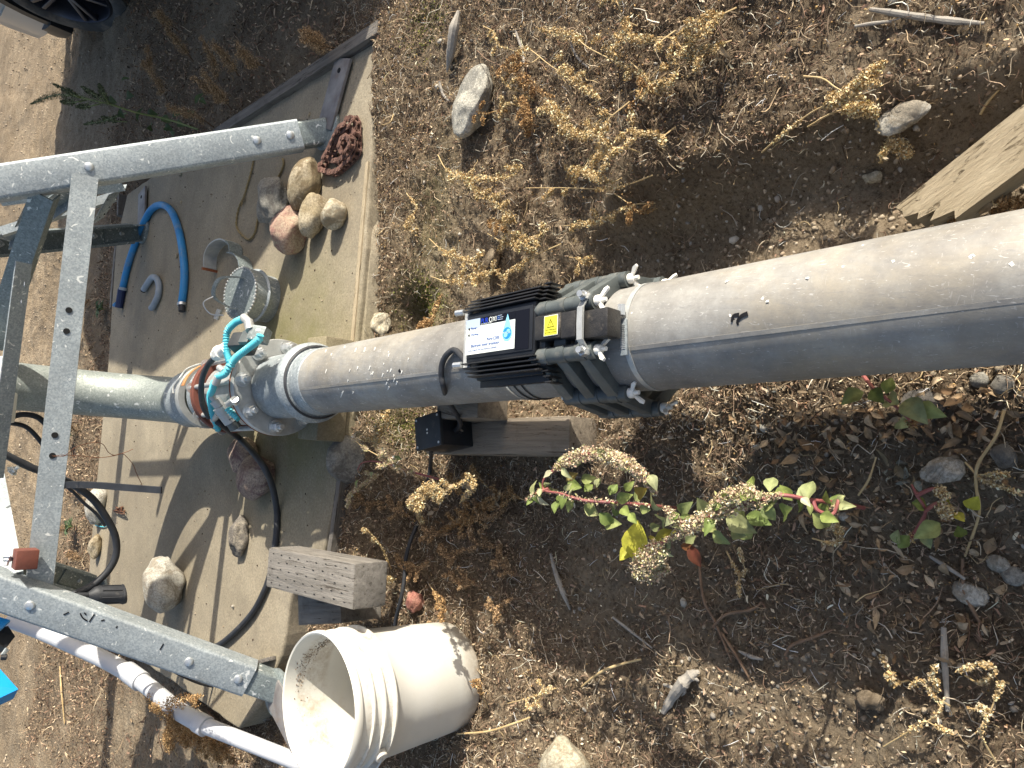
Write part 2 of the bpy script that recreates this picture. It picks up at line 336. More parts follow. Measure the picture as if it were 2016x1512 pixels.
# value noise in numpy
_tab = RNG.random((256, 256))
def vnoise(x, y):
    xi = np.floor(x).astype(int); yi = np.floor(y).astype(int); fx = x-xi; fy = y-yi; fx = fx*fx*(3-2*fx); fy = fy*fy*(3-2*fy)
    a = _tab[xi % 256, yi % 256]; b = _tab[(xi+1) % 256, yi % 256]; c = _tab[xi % 256, (yi+1) % 256]; d = _tab[(xi+1) % 256, (yi+1) % 256]
    return (a*(1-fx)+b*fx)*(1-fy)+(c*(1-fx)+d*fx)*fy-.5
def fbm(x, y, f, oct=4, g=.5):
    s = 0; a = 1
    for i in range(oct): s = s+a*vnoise(x*f+17.3*i, y*f+9.1*i); f *= 2.03; a *= g
    return s

# ------------------------------------------------------------------ the setting
def xp(y): return .0424-.1819*(y-1)
PD = np.array([-.1790, .9839, -.007]); PD /= np.linalg.norm(PD)        # pipe direction, away from the camera
PR = np.array([PD[1], -PD[0], 0]); PR /= np.linalg.norm(PR)              # to its right
PU = np.cross(PR, PD); PZ0 = .2833
def pc(y): return np.array([xp(y), y, PZ0-.007*(y-1)])
PAD = np.array([(.985, 1.945), (.70, 1.893), (.33, 1.826), (.01, 1.785), (-.44, 1.765), (-.60, 1.79), (-.74, 1.925), (-.94, 1.925), (-1.15, 2.02), (-1.26, 2.12), (-1.33, 2.6), (-1.45, 3.3), (-1.5, 3.90), (-.99, 4.04), (-.25, 4.20), (.42, 4.42), (.70, 4.36), (.88, 3.15)])
PADZ = .10
def inpad(x, y, grow=0.0):
    c = np.array([-.28, 3.0]); P = (PAD-c)*(1+grow)+c; ins = np.zeros(np.shape(x), bool); n = len(P); j = n-1
    for i in range(n):
        xi, yi = P[i]; xj, yj = P[j]
        ins ^= ((yi > y) != (yj > y)) & (x < (xj-xi)*(y-yi)/(yj-yi+1e-12)+xi); j = i
    return ins
def ground_low(x, y):
    s = x-xp(y)
    z = .055*sm(.15, .75, s)*sm(2.6, 1.2, y)+.05*sm(.5, 1.1, x)                               # higher ground on the right
    z = z+.115*sm(.25, .38, s)*sm(1.1, .82, y)*sm(-.2, .1, y)                                 # bank above the trench
    z = z+.10*sm(.74, .50, y+.35*np.maximum(-s, 0))*np.exp(-((s+.05)/.30)**2)                      # mound under the near end of the pipe
    z = z-.12*np.exp(-(((x-.13)/.08)**2+((y-1.69)/.06)**2))                                   # washed-out hole beside the slab
    z = z-.03*np.exp(-(((s-.15)/.14)**2))*sm(1.7, 1.2, y)*sm(.5, .8, y)
    z = z+.03*sm(-.6, -1.4, x)*sm(2.2, 1.5, y)
    z = z+.05*sm(4.3, 5.0, y)
    e = 1.80+.135*x-y; z = z+(.070-.02*sm(-.1, .5, x))*np.exp(-(np.maximum(e, 0)/.13)**2)*sm(-.10, -.02, e)*sm(-.68, -.55, x)*sm(1.3, .9, x)
    return z
def height(x, y):
    x = np.asarray(x, float); y = np.asarray(y, float)
    near = sm(5.0, 2.5, y)*sm(3.5, 2, np.abs(x))
    z = ground_low(x, y)+.030*fbm(x, y, 1.7, 3)+.016*fbm(x, y, 9, 4, .55)
    cl = np.abs(fbm(x, y, 24, 3, .6)); z = z+(.010+.008*near)*(cl-.2)
    z = z+.006*near*fbm(x+3, y+5, 70, 2)
    tr = sm(4.7, 5.2, y); z = z+tr*.022*np.abs(np.sin(x*2.2-y*9+2*fbm(x, y, .8, 2)))*fbm(x, y, 3, 3)*2
    ins = inpad(x, y, -.012)
    return np.where(ins, np.minimum(z, .03)-.02, z)
def litter_mask(x, y):
    x = np.asarray(x, float); y = np.asarray(y, float); s = x-xp(y)
    m = .92+1.5*fbm(x, y, 2.6, 4)
    m = m*(1-.9*sm(.40, .30, s)*sm(.02, .1, s)*sm(1.1, .9, y))        # trench
    m = m*(1-.85*np.exp(-(((x+.47)/.13)**2+((y-.33)/.22)**2)))*(1-.6*np.exp(-(((x+.74)/.12)**2+((y-1.0)/.14)**2)))*(1-.75*np.exp(-(((x-.44)/.10)**2+((y-.93)/.12)**2)))*(1-.5*np.exp(-(((x-.62)/.12)**2+((y-.45)/.10)**2)))
    m = m*(1-.8*sm(4.75, 5.0, y+.1*fbm(x, y, 4, 2)))                # vehicle track beyond
    m = m*(1-.55*np.exp(-((s+.2)/.16)**2)*sm(.75, .5, y)*sm(-.2, .1, y))
    m = m*(1-.6*np.exp(-((x-.15)/.2)**2-((y-1.5)/.25)**2))
    m = m*(1-.5*sm(1.35, 1.6, -x)*sm(3.5, 3.2, y)*sm(1.9, 2.3, y))
    return np.clip(m, 0, 1)
def build_ground():
    def axis(segs):
        out = [segs[0][0]]
        for a, b, st in segs:
            n = max(1, int(round((b-a)/st))); out += list(np.linspace(a, b, n+1)[1:])
        return np.array(out)
    X = axis([(-60, -8, 4), (-8, -3.5, .25), (-3.5, -1.5, .03), (-1.5, 1.25, .009), (1.25, 3.2, .03), (3.2, 8, .25), (8, 60, 4)])
    Y = axis([(-30, -3, 3), (-3, -.35, .15), (-.35, 0, .02), (0, 2.1, .009), (2.1, 4.2, .02), (4.2, 7.5, .025), (7.5, 12, .12), (12, 90, 5)])
    gxx, gyy = np.meshgrid(X, Y, indexing='ij'); Z = height(gxx, gyy)
    far = sm(9, 14, np.hypot(gxx, gyy-2)); Z = Z*(1-far)+.02*far
    nx, ny = len(X), len(Y); V = np.stack([gxx, gyy, Z], -1).reshape(-1, 3)
    i = np.arange(nx-1)[:, None]*ny+np.arange(ny-1)[None]; F = np.stack([i, i+ny, i+ny+1, i+1], -1).reshape(-1, 4)
    me = bpy.data.meshes.new('ground'); me.vertices.add(len(V)); me.vertices.foreach_set('co', V.ravel()); me.loops.add(F.size); me.loops.foreach_set('vertex_index', F.ravel().astype(np.int32))
    me.polygons.add(len(F)); me.polygons.foreach_set('loop_start', np.arange(0, F.size, 4, dtype=np.int32)); me.update(); me.validate()
    me.shade_smooth()
    a = me.attributes.new('litter', 'FLOAT', 'POINT'); a.data.foreach_set('value', litter_mask(V[:, 0], V[:, 1]).astype(np.float32))
    moss = np.exp(-(((V[:, 0]-.17)/.10)**2+((V[:, 1]-1.64)/.09)**2))+np.exp(-(((V[:, 0]+.17)/.05)**2+((V[:, 1]-1.6)/.09)**2))+.5*np.exp(-(((V[:, 0]-.45)/.18)**2+((V[:, 1]-1.62)/.10)**2))
    a = me.attributes.new('moss', 'FLOAT', 'POINT'); a.data.foreach_set('value', np.clip(moss, 0, 1).astype(np.float32))
    me.materials.append(MATS['soil']); o = bpy.data.objects.new('ground', me); COL.objects.link(o); tag(o, kind='structure')
build_ground()

def build_pad():
    pts = []
    n = len(PAD)
    for i in range(n):
        a, b = PAD[i], PAD[(i+1) % n]; L = np.linalg.norm(b-a); k = max(2, int(L/.03))
        for t in np.arange(k)/k:
            p = a+(b-a)*t; q = p+.007*np.array([vnoise(np.array(p[0]*18), np.array(p[1]*18)), vnoise(np.array(p[0]*18+50), np.array(p[1]*18))]); pts.append(q)
    bm = bmesh.new(); vs = [bm.verts.new((p[0], p[1], PADZ)) for p in pts]; f = bm.faces.new(vs)
    r = bmesh.ops.extrude_face_region(bm, geom=[f]); ev = [e for e in r['geom'] if isinstance(e, bmesh.types.BMVert)]
    for v in ev: v.co.z -= .16
    bmesh.ops.recalc_face_normals(bm, faces=bm.faces[:])
    top = [e for e in bm.edges if all(abs(v.co.z-PADZ) < 1e-6 for v in e.verts)]
    bmesh.ops.bevel(bm, geom=top, offset=.009, segments=3, affect='EDGES', profile=.5)
    me = bpy.data.meshes.new('concrete_pad'); bm.to_mesh(me); bm.free(); me.materials.append(MATS['concrete'])
    o = bpy.data.objects.new('concrete_pad', me); COL.objects.link(o); tag(o, kind='structure')
    # spilled concrete lip outside the near form board
    m = MB(); P = []
    for t in np.linspace(0, 1, 40):
        x = .80-1.0*t; y0 = 1.912-.13*sm(0, .95, t); P.append((x, y0))
    A = []
    for i, (x, y) in enumerate(P):
        w_ = .028+.02*vnoise(np.array(x*9.), np.array(3.)); sq = sm(0, .06, i/39)*sm(1, .9, i/39); w_ = max(.004, w_*sq)
        A += [(x, y+.02, .05), (x, y+.0, .086), (x, y-w_*.7, .080), (x, y-w_, .062), (x, y-w_-.006, -.03)]
    F = [(i*5+j, i*5+j+1, (i+1)*5+j+1, (i+1)*5+j) for i in range(39) for j in range(4)]
    m.add(A, F); tag(m.build('concrete_lip', 'concrete', origin=(.3, 1.8, 0)), kind='structure')
build_pad()

def board(p, q, zt, h, wd, mat, label, name='form_board', seg=16, warp=.004, cat='board'):
    p = np.array(p, float); q = np.array(q, float); d = (q-p)/np.linalg.norm(q-p); nrm = np.array([-d[1], d[0]]); V = []; F = []
    for i in range(seg+1):
        t = i/seg; c = p+(q-p)*t; j = [warp*random.uniform(-1, 1) for _ in range(4)]
        for k, (s_, z_) in enumerate(((-1, zt), (1, zt), (1, zt-h), (-1, zt-h))):
            V.append((*(c+nrm*(s_*wd/2+j[k]*.6)), z_+j[k]*.6*(k < 2)))
    for i in range(seg):
        for k in range(4): F.append((4*i+k, 4*i+(k+1) % 4, 4*i+4+(k+1) % 4, 4*i+4+k))
    F += [(3, 2, 1, 0), tuple(4*seg+k for k in range(4))]
    m = MB().add(V, F); return tag(orient(m.build(name, mat), d), label, cat)
a_ = gz(742, 52, .125)[:2]; b_ = gz(428, 258, .125)[:2]; b_ = a_+(b_-a_)*1.15
board(a_, b_, .125, .12, .042, 'timber_dark', 'long weathered grey form board standing along the right edge of the concrete slab')
board(gz(722, 318, .105)[:2]+np.array([0, 0]), gz(690, 700, .105)[:2], .1045, .10, .016, 'timber_pale', 'thin pale form board set in the near edge of the slab, right of the pipe', seg=24, warp=.002)
board(gz(667, 945, .105)[:2], gz(648, 1085, .105)[:2], .106, .10, .02, 'timber_dark', 'thin dark form board on the near slab edge between grey boulder and timber block', warp=.002)
board(gz(232, 485, .06)[:2], gz(222, 606, .06)[:2], .075, .09, .03, 'timber_grey', 'grey form board loose along the far slab edge behind the blue hose')
board(gz(238, 385, .07)[:2], gz(236, 425, .07)[:2], .085, .09, .03, 'timber_dark', 'short dark form board piece on the far slab edge right of the rear leg')
board(gz(430, 1455, .05)[:2], gz(370, 1385, .05)[:2], .06, .06, .03, 'timber_brown', 'brown board end lying under the white conduit at the left of the slab')

# ------------------------------------------------------------------ pivot tower
TC = np.array([-.284, 2.926]); YA = math.radians(8.2); TX = np.array([math.cos(YA), math.sin(YA), 0]); TY = np.array([-math.sin(YA), math.cos(YA), 0]); TS = 1.796
def foot(sx, sy): return np.append(TC+TS/2*(sx*TX[:2]+sy*TY[:2]), PADZ)
def legpt(f, z):
    d = np.append(TC-f[:2], 0); d /= np.linalg.norm(d); return np.array([f[0], f[1], 0])+d*.63*(z-.1)+np.array([0, 0, z])
def channel(m, a, b, wx, back, W, Dp, t=.005, lip=0.0):
    """C section from a to b; wx across the web, back = direction the flanges point"""
    ax = (b-a); ax = ax/np.linalg.norm(ax); wx = wx-ax*(wx@ax); wx /= np.linalg.norm(wx); bk = back-ax*(back@ax)-wx*(back@wx); bk /= np.linalg.norm(bk)
    r = .010; out = [(-W/2, Dp)]+[(-W/2+r-r*math.cos(q), r-r*math.sin(q)) for q in (0, .5, 1.05, 1.57)]+[(W/2-r+r*math.sin(q), r-r*math.cos(q)) for q in (0, .5, 1.05, 1.57)]+[(W/2, Dp)]
    if lip: out = [(-W/2+lip, Dp)]+out+[(W/2-lip, Dp)]
    P = np.array(out); Tn = np.gradient(P, axis=0); Nn = np.stack([-Tn[:, 1], Tn[:, 0]], 1); Nn /= np.linalg.norm(Nn, axis=1)[:, None]
    if ((P[len(P)//2]+Nn[len(P)//2]*t)[1] < P[len(P)//2][1]): Nn = -Nn
    poly = list(P)+list((P+Nn*t)[::-1]); n = len(P)
    A = np.array([a+wx*p[0]+bk*p[1] for p in poly]); B = A+(b-a); V = np.vstack([A, B]); N = 2*n
    F = [(i, (i+1) % N, N+(i+1) % N, N+i) for i in range(N)]
    F += [(i, i+1, N-2-i, N-1-i)[::-1] for i in range(n-1)]+[(N+i, N+i+1, 2*N-2-i, 2*N-1-i) for i in range(n-1)]
    m.add(V, F); return ax, wx, bk
tower = thing('pivot_tower', (TC[0], TC[1], PADZ), 'galvanised steel four-legged pivot tower bolted to the concrete slab around the riser', 'steel tower')
m = MB(); m.lathe([(0, .006), (.006, .0058), (.011, .004), (.0135, 0), (.0135, -.002), (0, -.002)], (0, 0, 0), sides=14); BOLT_DOME = meshonly(m, 'bolt', 'zinc_bolt')
m = MB(); m.lathe([(0, .010), (.009, .0098), (.011, .008), (.011, 0), (.017, 0), (.017, -.002), (0, -.002)], (0, 0, 0), sides=6); m.lathe([(0, .022), (.006, .021), (.006, 0)], (0, 0, 0), sides=8); BOLT_HEX = meshonly(m, 'bolt', 'zinc_bolt')
m = MB(); m.lathe([(0, .0015), (.0085, .0015), (.0085, -.001), (0, -.001)], (0, 0, 0), sides=14); HOLE = meshonly(m, 'hole', 'print_black')
LEG = {}
for nm, sx, sy in (('NR', 1, -1), ('NL', -1, -1), ('FR', 1, 1), ('FL', -1, 1)):
    f = foot(sx, sy); WX = TX*math.cos(.16)-TY*math.sin(.16); a = legpt(f, .19); b = legpt(f, 2.02); m = MB()
    # web faces outwards (front for the near pair, rear for the far pair)
    bkd = TY*(-sy); off = bkd*(-.028)
    ax, wx, bq = channel(m, a+off, b+off, WX, bkd, .096, .058, lip=.012)
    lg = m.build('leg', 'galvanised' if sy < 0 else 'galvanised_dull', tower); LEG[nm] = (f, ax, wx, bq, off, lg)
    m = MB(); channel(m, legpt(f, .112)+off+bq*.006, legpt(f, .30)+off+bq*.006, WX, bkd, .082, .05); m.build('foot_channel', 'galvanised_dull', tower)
    for d in ((.035, .14, .62) if nm == 'NR' else (.035, .185, .63)):
        c = a+off+ax*d; n_ = -bq if sy < 0 else bq
        place(BOLT_DOME if sy < 0 else BOLT_HEX, 'bolt', lg, c-bq*.001 if sy < 0 else c+bq*.006, basis(n_))
    if sy > 0: place(HOLE, 'hole', lg, a+off+ax*.11+bq*.0055, basis(bq))
    # foot: round disc and a slotted plate
    m = MB(); dd = np.append(TC-f[:2], 0); dd /= np.linalg.norm(dd)
    m.lathe([(0, .012), (.066, .012), (.070, .009), (.070, 0)], (f[0], f[1], PADZ+.001), sides=28); m.build('foot_disc', 'galvanised_dull', tower)
    m = MB(); pd = {'NR': TX*.93-TY*.36, 'NL': -TX*.45-TY*.9, 'FR': TX*.9+TY*.25, 'FL': -TX*.8+TY*.3}[nm]; pd = pd/np.linalg.norm(pd); pn = np.cross((0, 0, 1), pd)
    e = np.array([f[0], f[1], PADZ+.014]); m.box(e+pd*.115, (.23, .10, .010), [pd, pn, (0, 0, 1)], .001)
    fp = m.build('foot_plate', 'plate_steel', tower)
    m = MB(); m.lathe([(0, .0), (.008, 0)], (0, 0, 0), sides=10); place(HOLE, 'hole', fp, e+pd*.19+np.array([0, 0, .0056]), basis((0, 0, 1)))
m = MB(); f_, ax_, wx_, bq_, of_, lg_ = LEG['NL']
for seg in (((158, 1207), (163, 1216), (172, 1222)), ((166, 1206), (170, 1210)), ((176, 1224), (186, 1209)), ((199, 1222), (206, 1220)), ((231, 1232), (229, 1236)), ((322, 1267), (315, 1279)), ((125, 1210), (136, 1205))):
    p0_ = legpt(f_, .19)+of_; pts_ = []
    for q in seg:
        v = _v(*q); pts_.append(CO+v*((p0_-CO)@bq_)/(v@bq_)-bq_*.0012)
    P = spline(pts_, 3); T = np.gradient(P, axis=0); W = np.cross(T, bq_); W /= np.linalg.norm(W, axis=1)[:, None]; m.ribbon(P, W*.0035, .0005)
m.build('scuff_marks', 'marker_black', lg_)['kind'] = 'stuff'
def angle_bar(a, b, flat, side, w=.055, w2=.04, t=.005, mat='galvanised', name='brace', holes=(), parent=tower):
    a = np.array(a, float); b = np.array(b, float); ax = (b-a)/np.linalg.norm(b-a); flat = np.asarray(flat, float); flat = flat-ax*(flat@ax); flat /= np.linalg.norm(flat)
    n = np.asarray(side, float); n = n-ax*(n@ax)-flat*(n@flat); n /= np.linalg.norm(n); m = MB()
    poly = [(-w/2, 0), (w/2, 0), (w/2, t), (-w/2+t, t), (-w/2+t, w2), (-w/2, w2)]
    m.prism(poly, a, b-a, flat, n); o = m.build(name, mat, parent)
    for h in holes: place(HOLE, 'hole', o, a+(b-a)*h+flat*.003+n*-.0008, basis(-n))
    return o
fNR, fNL, fFR, fFL = foot(1, -1), foot(-1, -1), foot(1, 1), foot(-1, 1)
# front brace: its flat face looks at the camera
A = gy(170, 345, 2.33); B = gy(72, 1178, 2.33); vd = (CO-(A+B)/2); vd /= np.linalg.norm(vd)
B = B*1.0; A[1] += TX[1]*.5; A = gy(168, 345, 2.33+.02); B = gy(74, 1180, 2.33-.09)
fl = np.array([0, .25, 1.0])
angle_bar(A, B, fl, (0, 1, -.2), w=.066, w2=.045, holes=(.325, .375, .62, .668), mat='galvanised')
c_ = gy(50, 1100, 2.22); m = MB(); m.box(c_, (.052, .05, .052), [TX, TY, (0, 0, 1)], .003); m.build('spacer_block', 'primer_red', tower)
# two struts from the near legs up to the riser collar
nr = legpt(fNR, .80); nl = legpt(fNL, .80)
col = np.array([TC[0], TC[1], .80])
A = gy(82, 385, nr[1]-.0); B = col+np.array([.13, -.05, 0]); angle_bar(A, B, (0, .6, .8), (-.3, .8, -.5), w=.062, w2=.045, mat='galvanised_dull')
A = gy(22, 1130, nl[1]); B = col+np.array([-.12, -.05, -.01]); angle_bar(A, B, (0, .5, .8), (0, .8, -.4), w=.055, w2=.04)
A = gy(60, 520, 2.50); B = gy(4, 940, 2.50); angle_bar(A, B, (0, .9, .35), (0, -.1, 1), w=.016, w2=.045, mat='galvanised')
for q in ((49, 560), (43, 594)): place(BOLT_HEX, 'bolt', tower, gy(*q, 2.50), basis((-.1, .3, .9)))
for (q, yy, r_) in (((8, 735), 2.72, .05), ((10, 800), 2.70, .035)):
    m = MB(); p = gy(*q, yy); m.box(p, (.10, .03, .07), basis((.2, -.7, .7)), .008); m.build('collar_bracket', 'white_plastic', tower)
place(BOLT_HEX, 'bolt', tower, gy(16, 1098, 2.24), basis((-.9, -.4, .2))); place(BOLT_HEX, 'bolt', tower, gy(24, 927, 2.5), basis((.6, -.4, -.5)))
# side brace between the right legs with bolted gussets
angle_bar(gy(178, 345, 2.42), gy(8, 470, 3.45), (0, .3, 1), (-1, 0, -.2), w=.05, w2=.04, mat='galvanised_dull')
angle_bar(gy(243, 368, 2.75), gy(0, 398, 3.0), (0, .4, 1), (-.2, 1, -.3), w=.032, w2=.035)
angle_bar(gy(225, 385, 2.9), gy(0, 455, 3.0), (0, .4, 1), (-.2, 1, -.3), w=.03, w2=.03)
for (q, yy) in ((((240, 372), (214, 384), (180, 443), (205, 428)), 2.80), (((86, 372), (58, 386), (25, 455), (52, 440)), 2.95)):
    P = np.array([gy(*p, yy+.02*i) for i, p in enumerate(q)]); n_ = np.cross(P[1]-P[0], P[3]-P[0]); n_ /= np.linalg.norm(n_)
    if n_ @ (CO-P[0]) < 0: n_ = -n_
    m = MB(); m.add(np.vstack([P, P-n_*.005]), [(0, 1, 2, 3), (7, 6, 5, 4), (0, 4, 5, 1), (1, 5, 6, 2), (2, 6, 7, 3), (3, 7, 4, 0)]); gobj = m.build('gusset', 'galvanised', tower)
    for u_ in (.25, .55, .8):
        for v_ in (.3, .7):
            p = P[0]*(1-u_)*(1-v_)+P[1]*(1-u_)*v_+P[3]*u_*(1-v_)+P[2]*u_*v_; place(HOLE, 'hole', gobj, p+n_*.001, basis(n_)*.55)
# upper ring beams, out of the picture but part of the tower
for f1, f2 in ((fNR, fNL), (fFR, fFL), (fNL, fFL), (fNR, fFR)):
    angle_bar(legpt(f1, 1.45), legpt(f2, 1.45), (0, 0, 1), TY if f1 is not fNL else TX, w=.055, mat='galvanised')
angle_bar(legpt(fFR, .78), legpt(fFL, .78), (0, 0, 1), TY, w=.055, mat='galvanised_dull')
m = MB(); m.lathe([(.084, 0), (.2, 0), (.2, .02), (.084, .02)], (TC[0], TC[1], 1.98), sides=24); m.build('top_plate', 'galvanised', tower)

# ------------------------------------------------------------------ riser with long elbow
riser = thing('riser_pipe', (TC[0], TC[1], PADZ), 'galvanised riser pipe curving up from the pipeline at the centre of the tower', 'pipe')
yb = 2.585; p0 = pc(yb-.12); pe = pc(yb)
path = [p0, pc(yb-.06)]; Rr = .34; cx = np.array([TC[0], TC[1], 0]); s_dir = np.array([TC[0]-pe[0], TC[1]-pe[1], 0]); Ls = np.linalg.norm(s_dir); s_dir /= Ls
for a in np.linspace(0, math.pi/2, 14): path.append(pe+s_dir*Ls*math.sin(a)+np.array([0, 0, Ls*(1-math.cos(a))]))
path += [np.array([TC[0], TC[1], z]) for z in (.75, 1.0, 1.4, 1.98)]
MB().tube(path, .083, 40).build('pipe_bend', 'galvanised_pipe', riser)
m = MB(); yy = 2.44; m.lathe([(.084, -.045), (.093, -.045), (.096, -.035), (.096, .03), (.099, .034), (.099, .046), (.093, .05), (.084, .052)], pc(yy), PD, 40); m.build('collar', 'galvanised', riser)
m = MB(); m.lathe([(.084, -.012), (.104, -.012), (.106, -.008), (.106, .012), (.10, .018), (.084, .018)], pc(2.35), PD, 40); m.build('collar_ring', 'cast_metal', riser)
m = MB(); m.lathe([(.083, 0), (.125, 0), (.125, .03), (.083, .03)], (TC[0], TC[1], .84), sides=30)
for k in range(4):
    q = math.radians(45+90*k); m.box((TC[0]+.12*math.cos(q), TC[1]+.12*math.sin(q), .87), (.06, .02, .09), basis((0, 0, 1), (math.cos(q), math.sin(q), 0)), .003)
m.build('riser_collar', 'white_plastic', riser)
m = MB(); m.lathe([(.070, 0), (.088, 0), (.088, .06), (.070, .06)], (TC[0], TC[1], PADZ-.0), sides=20); 

# ------------------------------------------------------------------ pipeline
pipe = thing('irrigation_pipe', tuple(pc(.5)-np.array([0, 0, .084])), 'long grey aluminium irrigation pipe running from the slab towards the viewer', 'pipe')
ys = np.linspace(-1.6, 1.66, 60); MB().tube([pc(y)+PU*.0004*math.sin(y*9) for y in ys], .084, 56).build('pipe_wall', 'aluminium', pipe)
q = math.radians(22); sd = -PR*math.sin(q)+PU*math.cos(q)
MB().ribbon([pc(y)+sd*.0838 for y in ys], np.cross(PD, sd)*.006, .0016).build('weld_seam', 'aluminium', pipe)
m = MB(); m.lathe([(.084, -.06), (.0865, -.058), (.0865, -.012), (.092, -.008), (.103, .0), (.1065, .012), (.1065, .020), (.101, .028), (.094, .034), (.094, .048), (.0895, .056), (.0895, .19), (.083, .19)], pc(1.66), PD, 56); m.build('bell_socket', 'galvanised', pipe)
m = MB(); m.lathe([(.0925, -.004), (.0975, .0), (.0925, .004)], pc(1.652), PD, 48); m.build('gasket', 'rubber', pipe)
# marker strokes and paint splash on the pipe
def on_pipe(px, py, lift=.0012):
    v = _v(px, py); v /= np.linalg.norm(v); lo, hi = .3, 3.0
    for t in np.linspace(.3, 3, 900):
        p = CO+v*t; r = p-pc(p[1]); r = r-PD*(r@PD)
        if np.linalg.norm(r) < .084+lift: return p, r/np.linalg.norm(r)
    return None
def strokes(lst, mat, wd, name):
    m = MB()
    for seg in lst:
        P = [on_pipe(*q) for q in seg]; P = [p for p in P if p]
        if len(P) < 2: continue
        pts = spline([p[0] for p in P], 3); n_ = P[0][1]; T = np.gradient(pts, axis=0); W = np.cross(T, n_); W /= np.linalg.norm(W, axis=1)[:, None]; wv = wd*np.linspace(1.2, .5, len(pts))[:, None]
        m.ribbon(pts, W*wv, .0006)
    if m.v:
        o = m.build(name, mat, pipe)
        if len(lst) > 1: o['kind'] = 'stuff'
strokes([[(1455, 620), (1444, 622), (1440, 634)], [(1472, 617), (1460, 622), (1452, 632), (1453, 640)], [(1438, 640), (1446, 628)]], 'marker_black', .005, 'marker_stroke')
strokes([[(1823, 638), (1827, 643), (1829, 651)]], 'marker_black', .0025, 'marker_stroke')
strokes([[(785, 728), (790, 735)]], 'marker_black', .006, 'dark_spot')
strokes([[(1500, 590), (1503, 584)], [(1510, 595), (1512, 590)], [(1588, 549), (1593, 545)], [(1909, 508), (1915, 503), (1918, 510), (1911, 513), (1909, 507)], [(1985, 515), (1992, 520), (2000, 530), (1994, 521)], [(1436, 622), (1441, 620)], [(1757, 634), (1761, 637)], [(1433, 552), (1428, 556)], [(1835, 520), (1828, 532)], [(1756, 515), (1762, 513)]], 'white_plastic', .0035, 'paint_splash')
strokes([[(545, 788), (550, 792), (553, 799)], [(556, 790), (552, 803)]], 'marker_pink', .003, 'marker_stroke')
spl = []
for _ in range(30):
    px = random.uniform(640, 810); py = 745-.13*(px-640)+random.uniform(-62, 35); L = random.uniform(3, 9); spl.append([(px, py), (px-L*.35, py+L)])
strokes(spl, 'white_plastic', .0028, 'paint_splash')

def hose_clamp(y, label, wd=.012, rad=.0855, screw=None, mat='zinc_bolt'):
    c = pc(y); t = thing('hose_clamp', tuple(c-np.array([0, 0, .086])), label, 'clamp')
    m = MB(); m.lathe([(rad-.0015, -wd/2), (rad, -wd/2), (rad, wd/2), (rad-.0015, wd/2)], c, PD, 48); m.build('band', mat, t)
    if screw is not None:
        d = -PR*math.sin(screw)+PU*math.cos(screw); tn = np.cross(PD, d)
        m = MB(); m.box(c+d*(rad+.0015)-tn*.01, (.055, wd*1.35, .003), [tn, PD, d], .0006); m.build('saddle', 'galvanised', t)
        m = MB()
        for k in range(14): m.box(c+d*(rad+.0036)-tn*(.01+.035*(k/13-.5)), (.0012, wd*.7, .0012), [tn, PD, d]);
        m.build('screw_thread', 'zinc_bolt', t)
        m = MB(); m.lathe([(0, .008), (.006, .008), (.006, -.008), (0, -.008)], c+d*(rad+.006)+tn*.03, tn, 6); m.build('screw_head', 'zinc_bolt', t)
    return t
hose_clamp(.630, 'stainless worm-drive hose clamp round the pipe just in front of the plastic ring', .009, screw=math.radians(3), mat='cast_metal')
hose_clamp(.905, 'thin stainless band round the pipe under the finned control unit', .005, mat='zinc_bolt')
tw = thing('cable_loop', tuple(pc(.875)-np.array([0, 0, .09])), 'pair of thin black wire loops round the pipe beside the steel band', 'wire')
for y in (.886, .868): m = MB(); m.lathe([(.0855, -.0015), (.0873, 0), (.0855, .0015), (.0845, 0), (.0855, -.0015)], pc(y), PD, 48); m.build('wire', 'rubber', tw)

# ------------------------------------------------------------------ control valve between flanges
valve = thing('control_valve', tuple(pc(2.0)-np.array([0, 0, .14])), 'flanged inline control valve with pilot parts and turquoise coiled tubing, left of the long pipe', 'valve')
def flange(y0, y1, r, mat, name='flange', sides=48):
    m = MB(); m.lathe([(.086, 0), (r-.002, 0), (r, .003), (r, y1-y0-.003), (r-.002, y1-y0), (.086, y1-y0)], pc(y0), PD, sides); return m.build(name, mat, valve)
flange(1.855, 1.876, .137, 'cast_metal'); flange(1.8765, 1.882, .1375, 'rust', 'gasket_ring'); flange(2.165, 2.185, .124, 'primer_red'); flange(2.186, 2.20, .120, 'rust', 'gasket_ring')
m = MB(); m.lathe([(.07, 1.882-2.0), (.092, -.115), (.092, -.06), (.104, -.05), (.104, .05), (.092, .06), (.092, .163), (.07, .164)], pc(2.0), PD, 40); m.build('valve_body', 'cast_metal', valve)
m = MB(); m.lathe([(.088, .2), (.101, .2), (.104, .22), (.104, .27), (.10, .285), (.088, .29)], pc(2.0), PD, 40); m.build('pipe_end', 'galvanised', valve)
m = MB(); m.lathe([(0, .016), (.0095, .016), (.0115, .0145), (.0115, 0), (.0, 0)], (0, 0, 0), sides=6); m.lathe([(0, .030), (.0055, .0298), (.0065, .028), (.0065, 0)], (0, 0, 0), sides=12); m.lathe([(.0, .0), (.0165, .0), (.0165, -.003), (0, -.003)], (0, 0, 0), sides=16); NUT = meshonly(m, 'nut', 'zinc_bolt')
for p_ in NUT.polygons: p_.use_smooth = False
for k in range(8):
    a = math.radians(4+45*k); d = PR*math.sin(a)+PU*math.cos(a); c = pc(1.85)+d*.114
    place(NUT, 'nut', valve, c, basis(-PD, tuple(PU))*1.25)
    m = MB(); m.tube([pc(1.86)+d*.114, pc(2.20)+d*.114], .0075, 10); m.build('stud_bolt', 'cast_metal', valve)
    place(NUT, 'nut', valve, pc(2.205)+d*.114, basis(PD, tuple(PU)))
